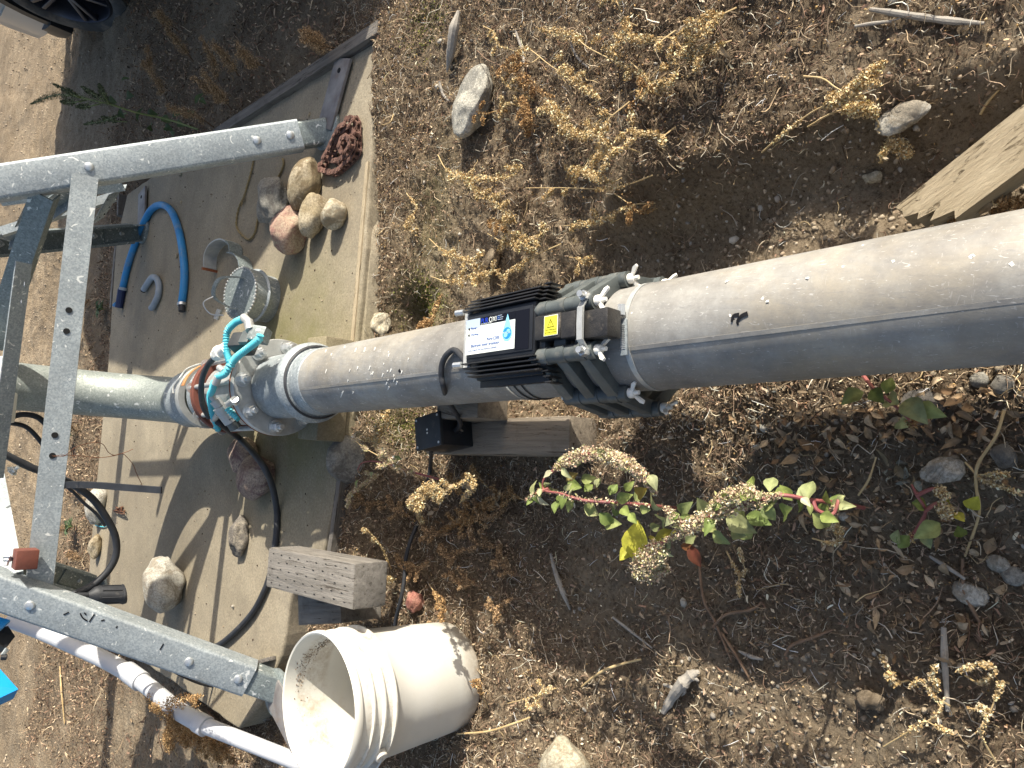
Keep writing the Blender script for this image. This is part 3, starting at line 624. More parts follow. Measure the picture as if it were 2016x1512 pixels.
def coil(path, r, mat, parent, name='coiled_tube', pitch=.0085):
    P = spline(path, 8); L = np.concatenate([[0], np.cumsum(np.linalg.norm(np.diff(P, axis=0), axis=1))]); n = int(L[-1]/(pitch/4)); t = np.linspace(0, L[-1], max(n, 8))
    Q = np.stack([np.interp(t, L, P[:, i]) for i in range(3)], 1); rr = r*(1+.2*np.sin(t/pitch*2*math.pi)); MB().tube(Q, rr, 10).build(name, mat, parent)
def V3(l): return [gz(a, b, .445-.35*(y-2.0)*0-.0*(b > 800)-max(0, (b-760))*.0012) for a, b, y in l]
coil(V3([(478, 628, 2.02), (462, 636, 2.06), (447, 655, 2.10), (446, 690, 2.10), (452, 715, 2.08), (444, 735, 2.08), (428, 742, 2.10)]), .0085, 'teal_tube', valve)
coil(V3([(513, 659, 1.95), (508, 670, 1.95), (480, 692, 1.98), (462, 707, 2.02), (455, 720, 2.06)]), .0085, 'teal_tube', valve)
coil(V3([(422, 752, 2.1), (418, 768, 2.1), (414, 778, 2.1), (416, 800, 2.09), (422, 825, 2.06), (430, 845, 2.02), (424, 838, 2.04)]), .0085, 'teal_tube', valve)
coil(V3([(447, 804, 1.99), (458, 815, 1.96), (470, 824, 1.93)]), .0085, 'teal_tube', valve)
def stub(a, b, r, mat, name, sides=12, y=2.0):
    a, b = V3([a])[0], V3([b])[0]; MB().tube([a, b], r, sides).build(name, mat, valve)
stub((480, 625, 2.0), (489, 634, 1.98), .011, 'cast_metal', 'elbow_fitting'); stub((489, 632, 1.98), (493, 650, 1.97), .012, 'cast_metal', 'fitting')
a = V3([(496, 657, 1.96)])[0]-np.array([0, 0, .02]); MB().box(a, (.045, .040, .035), basis((.3, -.5, .8), (1, 0, 0)), .004).build('solenoid_block', 'galvanised_dull', valve)
a = V3([(465, 675, 2.03)])[0]-np.array([0, 0, .02]); MB().box(a, (.055, .045, .05), basis((.5, -.3, .8), (1, .2, 0)), .005).build('solenoid_coil', 'box_black', valve)
a = V3([(476, 668, 2.0)])[0]-np.array([0, 0, .02]); MB().box(a, (.03, .04, .04), basis((.5, -.3, .8), (1, .2, 0)), .004).build('solenoid_cap', 'grey_plastic', valve)
stub((446, 684, 2.06), (425, 700, 2.11), .016, 'white_plastic', 'cable_gland', 14); stub((436, 692, 2.08), (430, 696, 2.09), .0205, 'white_plastic', 'gland_nut', 8)
MB().tube(spline(V3([(425, 702, 2.11), (410, 718, 2.16), (399, 742, 2.18), (396, 770, 2.19), (400, 800, 2.19), (412, 822, 2.16)]), 6), .008, 10).build('black_cable', 'rubber', valve)
stub((415, 778, 2.10), (424, 790, 2.06), .008, 'cast_metal', 'needle_fitting'); stub((423, 788, 2.05), (433, 800, 2.03), .015, 'cast_metal', 'pilot_cone', 16); stub((432, 800, 2.03), (455, 830, 1.97), .020, 'cast_metal', 'pilot_body', 18)
stub((450, 822, 1.98), (464, 842, 1.95), .017, 'grey_plastic', 'pilot_cap', 16); stub((430, 815, 2.03), (420, 827, 2.04), .009, 'cast_metal', 'elbow_fitting'); stub((450, 795, 1.99), (462, 786, 1.96), .009, 'cast_metal', 'elbow_fitting'); stub((462, 786, 1.96), (464, 793, 1.93), .010, 'zinc_bolt', 'fitting')
stub((430, 742, 2.1), (424, 756, 2.1), .010, 'cast_metal', 'fitting'); stub((432, 724, 2.11), (442, 732, 2.08), .009, 'cast_metal', 'tee_fitting')
m = MB(); m.ribbon(spline([pc(2.30)+.108*(PR*math.sin(q)+PU*math.cos(q)) for q in np.linspace(.2, 1.7, 8)], 3), PD*.022, .003); m.build('orange_strap', 'orange_rust', valve)
m = MB(); m.tube(spline([pc(2.36)+.112*(PR*math.sin(q)+PU*math.cos(q))+PD*.01*math.sin(9*q) for q in np.linspace(.0, 1.3, 9)], 3), .003, 6); m.build('tie_wire', 'cast_metal', valve)

# block that carries the pipe at the slab edge
c = pc(1.80); m = MB(); m.box((c[0]+.0, 1.835, .148), (.30, .11, .092), basis((0, 0, 1), (.12, -1, 0)), .006); tag(m.build('support_block', 'concrete'), 'pale concrete block carrying the pipe on the near edge of the slab', 'block')

# ------------------------------------------------------------------ water processor with plastic ring
proc = thing('water_processor', tuple(pc(.78)-np.array([0, 0, .13])), 'finned black electronic water processor with white label and grey plastic ring strapped round the pipe', 'control unit')
BR = [PR, PD, PU]   # local x = right, y = away, z = up
def lp(x, y, z): return pc(y)+PR*x+PU*(z-PZ0)
m = MB(); m.box(lp(.012, .853, .386), (.088, .165, .046), BR, .004); m.build('housing', 'black_plastic', proc)
m = MB(); m.box(lp(.012, .853, .409), (.074, .158, .004), BR, .001); m.build('lid', 'black_plastic', proc)
for k in range(4):      # upright fins, lengthwise
    for sgn in (-1, 1):
        x = .012+sgn*(.0465+.0068*k); m = MB(); m.box(lp(x, .853-.001*k, .398-.004*k), (.0026, .176-.003*abs(k-1), .036), BR, .0008); m.build('fin', 'fin_black', proc)
m = MB(); m.box(lp(.012, .853, .377), (.145, .160, .016), BR, .003); m.build('base_block', 'black_plastic', proc)
for k in range(4):      # lower fins on the left flank
    m = MB(); m.box(lp(.012-.073-.0005*k, .850, .374-.0085*k), (.022-.003*k, .165-.008*k, .0026), BR, .0007); m.build('fin', 'fin_black', proc)
for k in range(5):
    m = MB(); m.box(lp(-.040-.0085*k, .762, .388-.004*k), (.0026, .014, .030), BR, .0007); m.build('end_fin', 'fin_black', proc)
    m = MB(); m.box(lp(.058+.0070*k, .762, .392-.003*k), (.0026, .014, .026), BR, .0007); m.build('end_fin', 'fin_black', proc)
lc = lp(.012, .853, .4112)
def lab(x0, x1, y0, y1, lift, mat, name):  # x along the text (towards the viewer), y up the text (to the right)
    # label frame: origin far-left corner: along = -PD, up = PR
    o = lp(-.0185, .933, .4112)
    P = [(x0, y0), (x1, y0), (x1, y1), (x0, y1)]; pts = [o-PD*a+PR*b+PU*lift for a, b in P]
    m = MB(); m.add(np.vstack([pts, np.array(pts)-PU*.0003]), [(0, 1, 2, 3), (7, 6, 5, 4), (0, 4, 5, 1), (1, 5, 6, 2), (2, 6, 7, 3), (3, 7, 4, 0)]); return m.build(name, mat, proc, smooth=False)
def ltx(s_, size, x, y, mat, align='LEFT', sx=1.0, name='lettering'):
    o = lp(-.0185, .933, .4112); return text(s_, size, o-PD*x+PR*y+PU*.0011, -PD, PR, mat, proc, name, align, sx)
lab(0, .121, 0, .062, .0004, 'print_white', 'label'); lab(0, .036, .046, .062, .0007, 'print_grey', 'label_panel'); lab(.036, .121, .049, .062, .0007, 'print_navy', 'label_panel')
lab(.121, .153, -.003, .062, .0004, 'print_navy', 'dark_panel')
ltx('PUR', .0125, .0385, .0515, 'print_royal', sx=.8); ltx('OXI', .0125, .0585, .0515, 'print_white', sx=.85)
for i, wdt in enumerate((.010, .013, .012)): lab(.080, .080+wdt, .0595-.0035*i, .0603-.0035*i, .0011, 'print_grey', 'fine_print')
ltx('2E', .008, .0775, .0535, 'print_blue'); ltx('PURE WATER, THE WAY', .0022, .039, .0495, 'print_white', sx=1.1)
def disc(x, y, r, lift, mat, name, sx=1.0, poly=None):
    o = lp(-.0185, .933, .4112); P = poly or [(x+sx*r*math.cos(a), y+r*math.sin(a)) for a in np.linspace(0, 2*math.pi, 24, endpoint=False)]
    m = MB(); A = np.array([o-PD*a+PR*b+PU*lift for a, b in P]); n = len(P); m.add(np.vstack([A, A-PU*.0003]), [tuple(range(n)), tuple(range(2*n-1, n-1, -1))]+[(i, (i+1) % n, n+(i+1) % n, n+i) for i in range(n)]); return m.build(name, mat, proc, smooth=False)
disc(.0085, .0455, .0021, .0011, 'print_black', 'indicator_lamp'); disc(.0085, .0345, .0021, .0011, 'print_black', 'indicator_lamp')
ltx('Power', .0055, .0135, .0440, 'print_blue'); ltx('Working', .0055, .0135, .0330, 'print_blue')
drop = [(.1035, .060)]+[(.1035+.0115*math.sin(a)*(1 if 1 else 1), .0265-.0125*math.cos(a)) for a in np.linspace(2.0, -2.0, 22)[::1]]
disc(0, 0, 0, .0009, 'print_cyan', 'water_drop', poly=drop); disc(.1035, .0275, .0098, .0012, 'print_globe', 'globe'); disc(.1005, .024, .0036, .0015, 'print_cyan', 'globe_land', 1.2); disc(.1065, .0315, .0026, .0015, 'print_cyan', 'globe_land', 1.4)
ltx('PUROXI', .0050, .0945, .0265, 'print_white', sx=.95)
o_ = lp(-.0185, .933, .4112)
ltx('Pure-C200', .0072, .086, .0205, 'print_blue', 'RIGHT'); ltx('Electronic water processor', .0072, .086, .0125, 'print_blue', 'RIGHT', .9); ltx('Working to treat the water: environmental and sustainability', .0030, .006, .0060, 'print_blue')
# brackets, bolts
m = MB(); m.ribbon([lp(.012+x, .9405, .4) for x in (-.052, -.03, .0, .03, .05)], PU*.004+PD*.014, .003); m.build('end_bracket', 'cast_metal', proc)
for x in (-.045, .05): MB().tube([lp(.012+x, .948, .405), lp(.012+x, .966, .408)], .0055, 8).build('clamp_bolt', 'zinc_bolt', proc)
# core bar along the top
m = MB(); m.box(lp(.008, .742, .398), (.040, .055, .032), BR, .004); m.build('core_bar', 'dusty_black', proc)
m = MB(); m.box(lp(.006, .700, .398), (.041, .030, .033), BR, .003); m.build('core_bar', 'dusty_black', proc)
m = MB(); m.box(lp(.002, .655, .396), (.043, .056, .034), BR, .004); m.build('core_bar', 'dusty_black', proc)
yl = lp(-.0065, .7465, .4148)
def ylab(poly, lift, mat, name):
    A = np.array([yl-PD*a+PR*b+PU*lift for a, b in poly]); n = len(poly); m = MB(); m.add(np.vstack([A, A-PU*.0003]), [tuple(range(n)), tuple(range(2*n-1, n-1, -1))]+[(i, (i+1) % n, n+(i+1) % n, n+i) for i in range(n)]); m.build(name, mat, proc, smooth=False)
ylab([(-.001, -.001), (.0275, -.001), (.0275, .031), (-.001, .031)], .0002, 'print_white', 'warning_border')
ylab([(0, 0), (.0265, 0), (.0265, .030), (0, .030)], .0006, 'print_yellow', 'warning_sticker')
for a, b in (((.007, .0125), (.0195, .0125)), ((.0195, .0125), (.0132, .0245)), ((.0132, .0245), (.007, .0125))):
    a = np.array(a); b = np.array(b); d = (b-a)/np.linalg.norm(b-a); n_ = np.array([-d[1], d[0]])*.00055; ylab([tuple(a-n_-d*.0005), tuple(b-n_+d*.0005), tuple(b+n_+d*.0005), tuple(a+n_-d*.0005)], .0010, 'print_dark', 'warning_triangle')
text('!', .009, yl-PD*.0125+PR*.0145+PU*.0011, -PD, PR, 'print_dark', proc, 'lettering'); text("Don't make power", .0032, yl-PD*.0025+PR*.0075+PU*.0011, -PD, PR, 'print_dark', proc, 'lettering', sx=.95); text('before fresh completion', .0026, yl-PD*.0018+PR*.0035+PU*.0011, -PD, PR, 'print_dark', proc, 'lettering', sx=.95)
# strap over the bar with two bolts
m = MB(); m.ribbon([lp(x, .672, z) for x, z in ((-.040, .39), (-.032, .408), (-.022, .4185), (.028, .4185), (.038, .412), (.048, .398))], PD*.011, .0022); m.build('strap', 'cast_metal', proc); 
m = MB(); m.ribbon([lp(x, .672, z) for x, z in ((-.022, .4205), (.003, .4212), (.028, .4205))], PD*.0105, .0016); m.build('strap_plate', 'cast_metal', proc)
for x in (-.038, .046):
    m = MB(); m.tube([lp(x, .672, .395), lp(x, .668, .428)], .005, 10); m.lathe([(0, .012), (.008, .012), (.008, 0), (0, 0)], lp(x, .671, .405), PU, 6); m.build('strap_bolt', 'zinc_bolt', proc)
# plastic ring: barrels joined by links
ring = [(.040, .112), (.092, .030), (.105, -.068), (.058, -.140), (-.045, -.145), (-.105, -.066), (-.090, .026), (-.034, .110)]
m = MB(); m.lathe([(0, .010), (.006, .0095), (.0085, .006), (.0085, 0), (0, 0)], (0, 0, 0), sides=12)
for sg in (-1, 1):
    m.add(np.array([[sg*.004, -.0022, .004], [sg*.018, -.0022, .012], [sg*.021, -.0022, .018], [sg*.017, -.0022, .020], [sg*.006, -.0022, .011], [sg*.004, .0022, .004], [sg*.018, .0022, .012], [sg*.021, .0022, .018], [sg*.017, .0022, .020], [sg*.006, .0022, .011]]),
          [(0, 1, 2, 3, 4), (9, 8, 7, 6, 5)]+[(i, (i+1) % 5, 5+(i+1) % 5, 5+i) for i in range(5)])
m.lathe([(0, .018), (.0035, .0178), (.0035, 0)], (0, 0, 0), sides=8); WING = meshonly(m, 'wing_nut', 'white_plastic')
tilt = lambda p: .662+.10*max(0, -p[1])*.3
for i, p in enumerate(ring):
    y0 = .662; y1 = .785; c0 = lp(p[0], y0, PZ0+p[1]); c1 = lp(p[0], y1, PZ0+p[1])
    m = MB(); m.tube([c0, c0+(c1-c0)*.5, c1], .0135, 18); m.build('barrel', 'grey_plastic', proc)
    for k in (.2, .5, .8):
        m = MB(); cc = c0+(c1-c0)*k; m.tube([cc-PD*.009, cc+PD*.009], .0146, 18); m.build('knuckle', 'grey_plastic', proc)
    a = random.uniform(0, 3.1); X = PR*math.cos(a)+PU*math.sin(a); place(WING, 'wing_nut', proc, c0-PD*.001, np.array([X, np.cross(-PD, X), -PD]))
    MB().tube([c1, c1+PD*.012], .004, 8).build('bolt_end', 'white_plastic', proc)
    q = ring[(i+1) % 8]
    if i == 7: 
        for k in (.12, .46, .80):
            a_ = lp(p[0], y0+(y1-y0)*k+.012, PZ0+p[1]-.004); b_ = lp(q[0], y0+(y1-y0)*k+.012, PZ0+q[1]-.004); m = MB(); d = b_-a_; L = np.linalg.norm(d); d /= L; m.box((a_+b_)/2, (L, .024, .014), basis(PU, tuple(PD)) if 0 else [d, PD, np.cross(d, PD)], .002); m.build('link', 'grey_plastic', proc)
        continue
    for k in (.10, .46, .82):
        sh = .012 if i % 2 else -.0
        a_ = lp(p[0], y0+(y1-y0)*k+.010, PZ0+p[1]); b_ = lp(q[0], y0+(y1-y0)*k+.010, PZ0+q[1]); m = MB(); d = b_-a_; L = np.linalg.norm(d); d /= L; m.box((a_+b_)/2, (L, .021, .024), [d, PD, np.cross(d, PD)], .003); m.build('link', 'grey_plastic', proc)
# power cable to the junction box
wq = [on_pipe(*q, .010)[0] for q in ((897, 690), (881, 697), (871, 715), (869, 740), (874, 765))]
wp = [lp(-.030, .945, .395)]+wq
tag(MB().tube(spline(wp+[gz(882, 789, .265), gz(895, 810, .225), gz(905, 828, .185), gz(904, 841, .165), gz(893, 849, .155)], 6), .0058, 10).build('power_cable', 'rubber'), 'black cable hanging from the finned unit over the pipe side to the small box', 'cable')

# ------------------------------------------------------------------ junction box and timber support
T0 = gz(866, 809, .20); T1 = gz(870, 876, .20); T2 = gz(842, 889, .20); T3 = gz(837, 823, .20)
jb = thing('junction_box', tuple(np.append(((T0+T2)/2)[:2], .10)), 'small black junction box on the end of the timber beam beside the pipe', 'junction box')
bx = (T0-T1); w1 = np.linalg.norm(bx)*.96; bx /= np.linalg.norm(bx); by = np.cross((0, 0, 1), bx); c = (T0+T1)/2+by*.044
m = MB(); m.box((c[0], c[1], .148), (w1, .088, .092), [bx, by, (0, 0, 1)], .003); m.build('body', 'black_plastic', jb)
m = MB(); m.box((c[0], c[1], .199), (w1+.003, .091, .010), [bx, by, (0, 0, 1)], .002); lid = m.build('lid', 'box_black', jb)
for sx in (-1, 1):
    for sy in (-1, 1):
        m = MB(); p = c+bx*sx*(w1/2-.006)+by*sy*.038; m.lathe([(0, .0012), (.003, .001), (.003, 0)], (p[0], p[1], .204), sides=8); m.build('screw', 'zinc_bolt', jb)
for k in (-.004, .004):
    m = MB(); p = c+bx*k; m.lathe([(0, .0006), (.0025, .0005), (.0025, 0)], (p[0], p[1], .2043), sides=8); m.build('paint_dot', 'white_plastic', jb)
p = gz(890, 852, .148); f0 = c-by*.044; fp = np.array([f0[0], f0[1], .15]); m = MB(); m.lathe([(0, .02), (.008, .02), (.0095, .012), (.012, .012), (.012, 0), (0, 0)], fp-by*.001, -by, 6); m.build('cable_gland', 'black_plastic', jb)
k1 = gz(1122, 818, .105); k2 = gz(1120, 897, .105); k4 = gz(915, 836, .105)
bw = np.linalg.norm(k1-k2); ux = (k1-k2)/bw; uy = np.cross((0, 0, 1), ux); Lb = .47; cb = (k1+k2)/2+uy*Lb/2
m = MB(); m.box((cb[0], cb[1], .050), (bw, Lb, .11), [ux, uy, (0, 0, 1)], .005); tag(orient(m.build('timber_beam', 'timber_brown'), uy), 'brown sawn timber beam lying on the soil left of the pipe, carrying the prop', 'timber')
c = gz(960, 812, .16); m = MB(); cc = lp(-.052, 1.185, .152); pa = gz(919, 833, .105); pb = gz(1000, 822, .105); L = np.linalg.norm(pb-pa); mid = (pa+pb)/2+ux*.055
m.box((mid[0], mid[1], .152), (.115, L, .092), [ux, uy, (0, 0, 1)], .003); tag(m.build('timber_prop', 'timber_brown'), 'short upright timber prop wedged between beam and underside of the pipe', 'timber')

# ------------------------------------------------------------------ stacked timber blocks
a = gz(525, 1075, .32); b = gz(525, 1158, .32); c3 = gz(690, 1200, .32); d3 = gz(700, 1112, .32)
def block(P4, zt, h, mat, name, label, cat, r=.006, pits=False):
    P4 = np.array(P4); c = P4.mean(0); ex = (P4[0]-P4[1]+P4[3]-P4[2])/2; wx = np.linalg.norm(ex[:2]); ey = (P4[0]-P4[3]+P4[1]-P4[2])/2; ly = np.linalg.norm(ey[:2])
    uy = ey/ly; uy[2] = 0; ux = np.cross(uy, (0, 0, 1)); root = None
    m = MB(); m.box((c[0], c[1], zt-h/2), (wx, ly, h), [ux, uy, (0, 0, 1)], r); V = m.v[0]
    V += np.array([[.0025*vnoise(np.array(p[1]*31), np.array(p[2]*40+p[0]*20)), .0025*vnoise(np.array(p[0]*35+9), np.array(p[2]*40)), .002*vnoise(np.array(p[1]*20), np.array(p[0]*60))] for p in V])
    if not pits: return tag(orient(m.build(name, mat), uy), label, cat)
    t = thing(name, (c[0], c[1], zt-h), label, cat); orient(m.build('timber', mat, t), uy)
    mm = MB(); L = .006
    for i in range(9):
        for j in range(5):
            p = np.array([c[0], c[1], zt+.0004])+uy*(ly*(-.42+.84*i/8)+.012*(j % 2))+ux*(wx*(-.36+.18*j)+.002*random.uniform(-1, 1)); wdt = .0016*random.uniform(.7, 1.3)
            mm.add([p-uy*L, p-ux*wdt, p+uy*L*random.uniform(.7, 1.1), p+ux*wdt], [(0, 1, 2, 3)])
    for i in range(9):
        for j in range(4):
            p = np.array([c[0], c[1], zt-.02-.032*j])+uy*(ly*(-.42+.84*i/8)+.012*(j % 2))-ux*(wx/2+.0006); mm.add([p-uy*L, p-np.array([0, 0, .0016]), p+uy*L, p+np.array([0, 0, .0016])], [(0, 1, 2, 3)])
    o = mm.build('incision_marks', 'print_black', t, smooth=False); tag(o, kind='stuff'); return t
block([a, b, c3, d3], .32, .092, 'timber_grey', 'timber_block', 'big weathered grey timber block with rows of incised slits, topmost by the bucket', 'timber block', .008, True)
P4 = [gz(585, 1160, .225), gz(587, 1222, .225), gz(668, 1238, .225), gz(672, 1130, .225)]
block(P4, .225, .12, 'timber_grey', 'timber_block', 'smaller grey timber block lying under the incised block beside the bucket', 'timber block', .004)

# plank at the right
a = gz(1762, 408, .13); b = gz(2016, 205, .16); d = (b-a); L0 = np.linalg.norm(d); d /= L0; nrm = np.cross(d, (0, 0, 1)); pe_ = gz(1889, 433, .13)-a; wd = abs(pe_@nrm)
P = []; rnd = [0, .008, .012, .004, .016, .006]
edge = [(0, 0), (.004, .18), (.001, .3), (.018, .42), (.012, .52), (.035, .6), (.022, .72), (.05, .85), (.045, 1.0)]
poly = [(e[0]*1.1, e[1]*wd) for e in edge]+[(L0+.35, wd), (L0+.35, 0)]
m = MB(); sgn = 1 if (nrm@np.array([-1, -.5, 0])) > 0 else -1; nn = nrm*sgn
m.prism(poly, a-np.array([0, 0, .045]), np.array([0, 0, .045]), d, nn); tag(orient(m.build('weathered_plank', 'timber_pale'), d), 'thick pale weathered plank with splintered end reaching under the pipe from the right', 'plank')

# ------------------------------------------------------------------ bucket
BC = np.array([-.753, 1.287]); bz = float(height(BC[0], BC[1]))*.3
bk = thing('bucket', (BC[0], BC[1], bz), 'dirty white plastic bucket standing open on the soil in front of the slab', 'bucket')
o3 = (BC[0], BC[1], bz)
rr = lambda h: .129+.0185*h/.37
prof = [(0, .004), (.118, .002), (.124, 0), (.129, .008)]+[(rr(h), h) for h in (.05, .12, .2, .262)]+[(.1435, .264), (.1535, .266), (.154, .270), (.1445, .272), (.1445, .292), (.1525, .294), (.153, .298), (.1455, .300), (.1457, .318), (.151, .320), (.1515, .324), (.1465, .326), (.147, .350), (.1525, .352), (.1540, .358), (.1530, .366), (.1500, .370), (.1465, .368), (.1455, .360)]+[(rr(h)-.0035, h) for h in (.33, .25, .15, .05)]+[(.122, .008), (0, .007)]
MB().lathe(prof, o3, sides=72).build('bucket_wall', 'bucket_plastic', bk)
m = MB()
for sgn in (-1, 1):
    d = np.array([math.cos(1.15), math.sin(1.15), 0])*sgn; m2 = MB(); m2.lathe([(0, .014), (.012, .013), (.014, .010), (.014, 0), (0, 0)], np.array([*BC, bz+.285])+d*.147, d, 14); m2.build('handle_ear', 'bucket_plastic', bk)
P = []
d1 = np.array([math.cos(1.15), math.sin(1.15), 0]); dn_ = np.array([math.sin(1.15), -math.cos(1.15), 0]); cc = np.array([*BC, bz+.285])
for a in np.linspace(0, math.pi, 28): P.append(cc+d1*.157*math.cos(a)+(dn_*.04-np.array([0, 0, 1])*.0)*math.sin(a)*4.0*.98-np.array([0, 0, .07])*math.sin(a) if 0 else cc+d1*.160*math.cos(a)-dn_*.158*math.sin(a)-np.array([0, 0, .02])*math.sin(a))
MB().tube(P, .0022, 8).build('wire_handle', 'zinc_bolt', bk)
# soil film on the inside: crumbs stuck to the wall
def scatter(name, N, sampler, tmpl, pal, size, mat='fines', kind='stuff', parent=None, colv=.25, squash=1.0, label=None, build=True, alignz=None):
    """N small pieces joined in one mesh; sampler(N)-> (pos, outward tilt) ; tmpl=(verts, faces)"""
    tv, tf = tmpl; tv = np.array(tv, float); tf = np.array(tf); pos = sampler(N); N = len(pos)
    q = RNG.normal(size=(N, 4)); 
    if alignz is not None: q[:, 1:3] *= alignz
    q /= np.linalg.norm(q, axis=1)[:, None]; w_, x_, y_, z_ = q.T
    R = np.stack([1-2*(y_**2+z_**2), 2*(x_*y_-w_*z_), 2*(x_*z_+w_*y_), 2*(x_*y_+w_*z_), 1-2*(x_**2+z_**2), 2*(y_*z_-w_*x_), 2*(x_*z_-w_*y_), 2*(y_*z_+w_*x_), 1-2*(x_**2+y_**2)], -1).reshape(N, 3, 3)
    sc = (size[0]+(size[1]-size[0])*RNG.random(N)**2)[:, None, None]; an = 1+.5*(RNG.random((N, 1, 3))-.5)
    if len(tv) == 12: tv2 = tv[None]*(1+.45*(RNG.random((N, len(tv), 1))-.5)); an = 1+.9*(RNG.random((N, 1, 3))-.5)
    else: tv2 = tv[None]
    V = (tv2*sc*an*np.array([1, 1, squash]))@np.transpose(R, (0, 2, 1))+pos[:, None, :]
    nf = len(tf); F = (tf[None]+np.arange(N)[:, None, None]*len(tv)).reshape(-1, tf.shape[1])
    me = bpy.data.meshes.new(name); VV = V.reshape(-1, 3); o = VV.mean(0) if parent is None else np.array(ORG[parent.name])
    me.vertices.add(len(VV)); me.vertices.foreach_set('co', (VV-o).ravel()); me.loops.add(F.size); me.loops.foreach_set('vertex_index', F.ravel().astype(np.int32))
    me.polygons.add(len(F)); me.polygons.foreach_set('loop_start', np.arange(0, F.size, F.shape[1], dtype=np.int32)); me.update()
    pal = np.array([p[:3] for p in pal])*(1.45 if name in ('leaf_litter', 'twig_litter', 'straw_litter') else 1.0); c = pal[RNG.integers(0, len(pal), N)]*(1+colv*RNG.normal(size=(N, 1))).clip(.4, 1.7); c = c.clip(0, .72)
    ca = me.color_attributes.new('Col', 'FLOAT_COLOR', 'POINT'); cc = np.ones((N, len(tv), 4)); cc[:, :, :3] = c[:, None, :]; ca.data.foreach_set('color', cc.ravel().astype(np.float32))
    me.materials.append(MATS[mat]); ob = bpy.data.objects.new(name, me); COL.objects.link(ob); 
    if parent is None: ob.location = o
    else: ob.parent = parent
    ORG[ob.name] = tuple(o)
    if kind: ob['kind'] = kind
    if label: ob['label'] = label
    return ob
OCT = ([(1, 0, 0), (-1, 0, 0), (0, 1, 0), (0, -1, 0), (0, 0, 1), (0, 0, -1)], [(0, 2, 4), (2, 1, 4), (1, 3, 4), (3, 0, 4), (2, 0, 5), (1, 2, 5), (3, 1, 5), (0, 3, 5)])
g_ = (1+5**.5)/2
ICO = (np.array([(-1, g_, 0), (1, g_, 0), (-1, -g_, 0), (1, -g_, 0), (0, -1, g_), (0, 1, g_), (0, -1, -g_), (0, 1, -g_), (g_, 0, -1), (g_, 0, 1), (-g_, 0, -1), (-g_, 0, 1)])/1.9,
       [(0, 11, 5), (0, 5, 1), (0, 1, 7), (0, 7, 10), (0, 10, 11), (1, 5, 9), (5, 11, 4), (11, 10, 2), (10, 7, 6), (7, 1, 8), (3, 9, 4), (3, 4, 2), (3, 2, 6), (3, 6, 8), (3, 8, 9), (4, 9, 5), (2, 4, 11), (6, 2, 10), (8, 6, 7), (9, 8, 1)])
CURL = ([(-1, -.22, .25), (-1, .22, .25), (-.35, -.30, 0), (-.35, .30, .05), (.35, -.30, .02), (.35, .25, .0), (1, -.10, .35), (1, .10, .4)], [(0, 2, 3, 1), (2, 4, 5, 3), (4, 6, 7, 5)])
FLAKE = ([(-1, 0, 0), (0, -.55, .15), (1, 0, .1), (0, .55, .2)], [(0, 1, 2, 3)])
STICKT = ([(-1, .03, 0), (-1, -.03, .0), (-1, 0, .05), (0, .035, .10), (0, -.035, .10), (0, 0, .16), (1, .02, 0), (1, -.02, 0), (1, 0, .04)], [(0, 1, 4, 3), (1, 2, 5, 4), (2, 0, 3, 5), (3, 4, 7, 6), (4, 5, 8, 7), (5, 3, 6, 8)])
def s_bucket(N):
    a = RNG.normal(-.2, .55, N); h = .30+.035*np.sin(a*2)+RNG.normal(0, .010, N); a = a+.9; r = .129+.0185*h/.37-.0040
    return np.stack([BC[0]+r*np.cos(a), BC[1]+r*np.sin(a), bz+h], 1)
m = MB()
for a_, h_, w_ in ((2.75, .17, .006), (2.9, .11, .004), (2.62, .13, .003), (-2.95, .15, .005), (2.4, .20, .004), (-2.6, .09, .006), (3.05, .22, .003), (2.2, .06, .005)):
    r_ = rr(h_)+.0008; P = [np.array([BC[0]+r_*math.cos(a_+q), BC[1]+r_*math.sin(a_+q), bz+h_+w_*math.sin(q*300)]) for q in np.linspace(-.02, .02, 5)*(w_/.004)]; m.ribbon(P, np.array([0, 0, w_*.5]), .0006)
m.build('mud_spots', 'timber_dark', bk)['kind'] = 'stuff'
scatter('soil_crumbs', 900, s_bucket, OCT, [(.20, .13, .08), (.28, .20, .13), (.15, .10, .06)], (.0005, .0018), parent=bk)

# ------------------------------------------------------------------ conduit
cn = thing('white_conduit', (-1.2, 1.80, .02), 'white plastic conduit sloping down along the left tower leg to behind the bucket', 'conduit')
Q = [gx(a, b, -1.2) for a, b in ((22, 1222), (80, 1243), (200, 1296), (262, 1330), (300, 1358), (345, 1395), (400, 1427), (560, 1490))]
MB().tube(spline(Q[:4], 4), .028, 26).build('pipe_length', 'pvc', cn); MB().tube(spline([Q[3]+(Q[3]-Q[2])*.02, Q[4], Q[5], Q[6]], 5), .0265, 26).build('pipe_length', 'pvc', cn); MB().tube([Q[6], Q[7], Q[7]+(Q[7]-Q[6])*.5], .0235, 26).build('pipe_length', 'pvc', cn)
def sleeve(a, b, t0, t1, r):
    p = a+(b-a)*t0; q = a+(b-a)*t1; MB().tube([p, p+(q-p)*.03, p+(q-p)*.97, q], [r*.97, r, r, r*.97], 26).build('coupling', 'pvc', cn)
sleeve(Q[3], Q[4], -.35, .45, .0325); sleeve(Q[5], Q[6], .82, 1.12, .030)

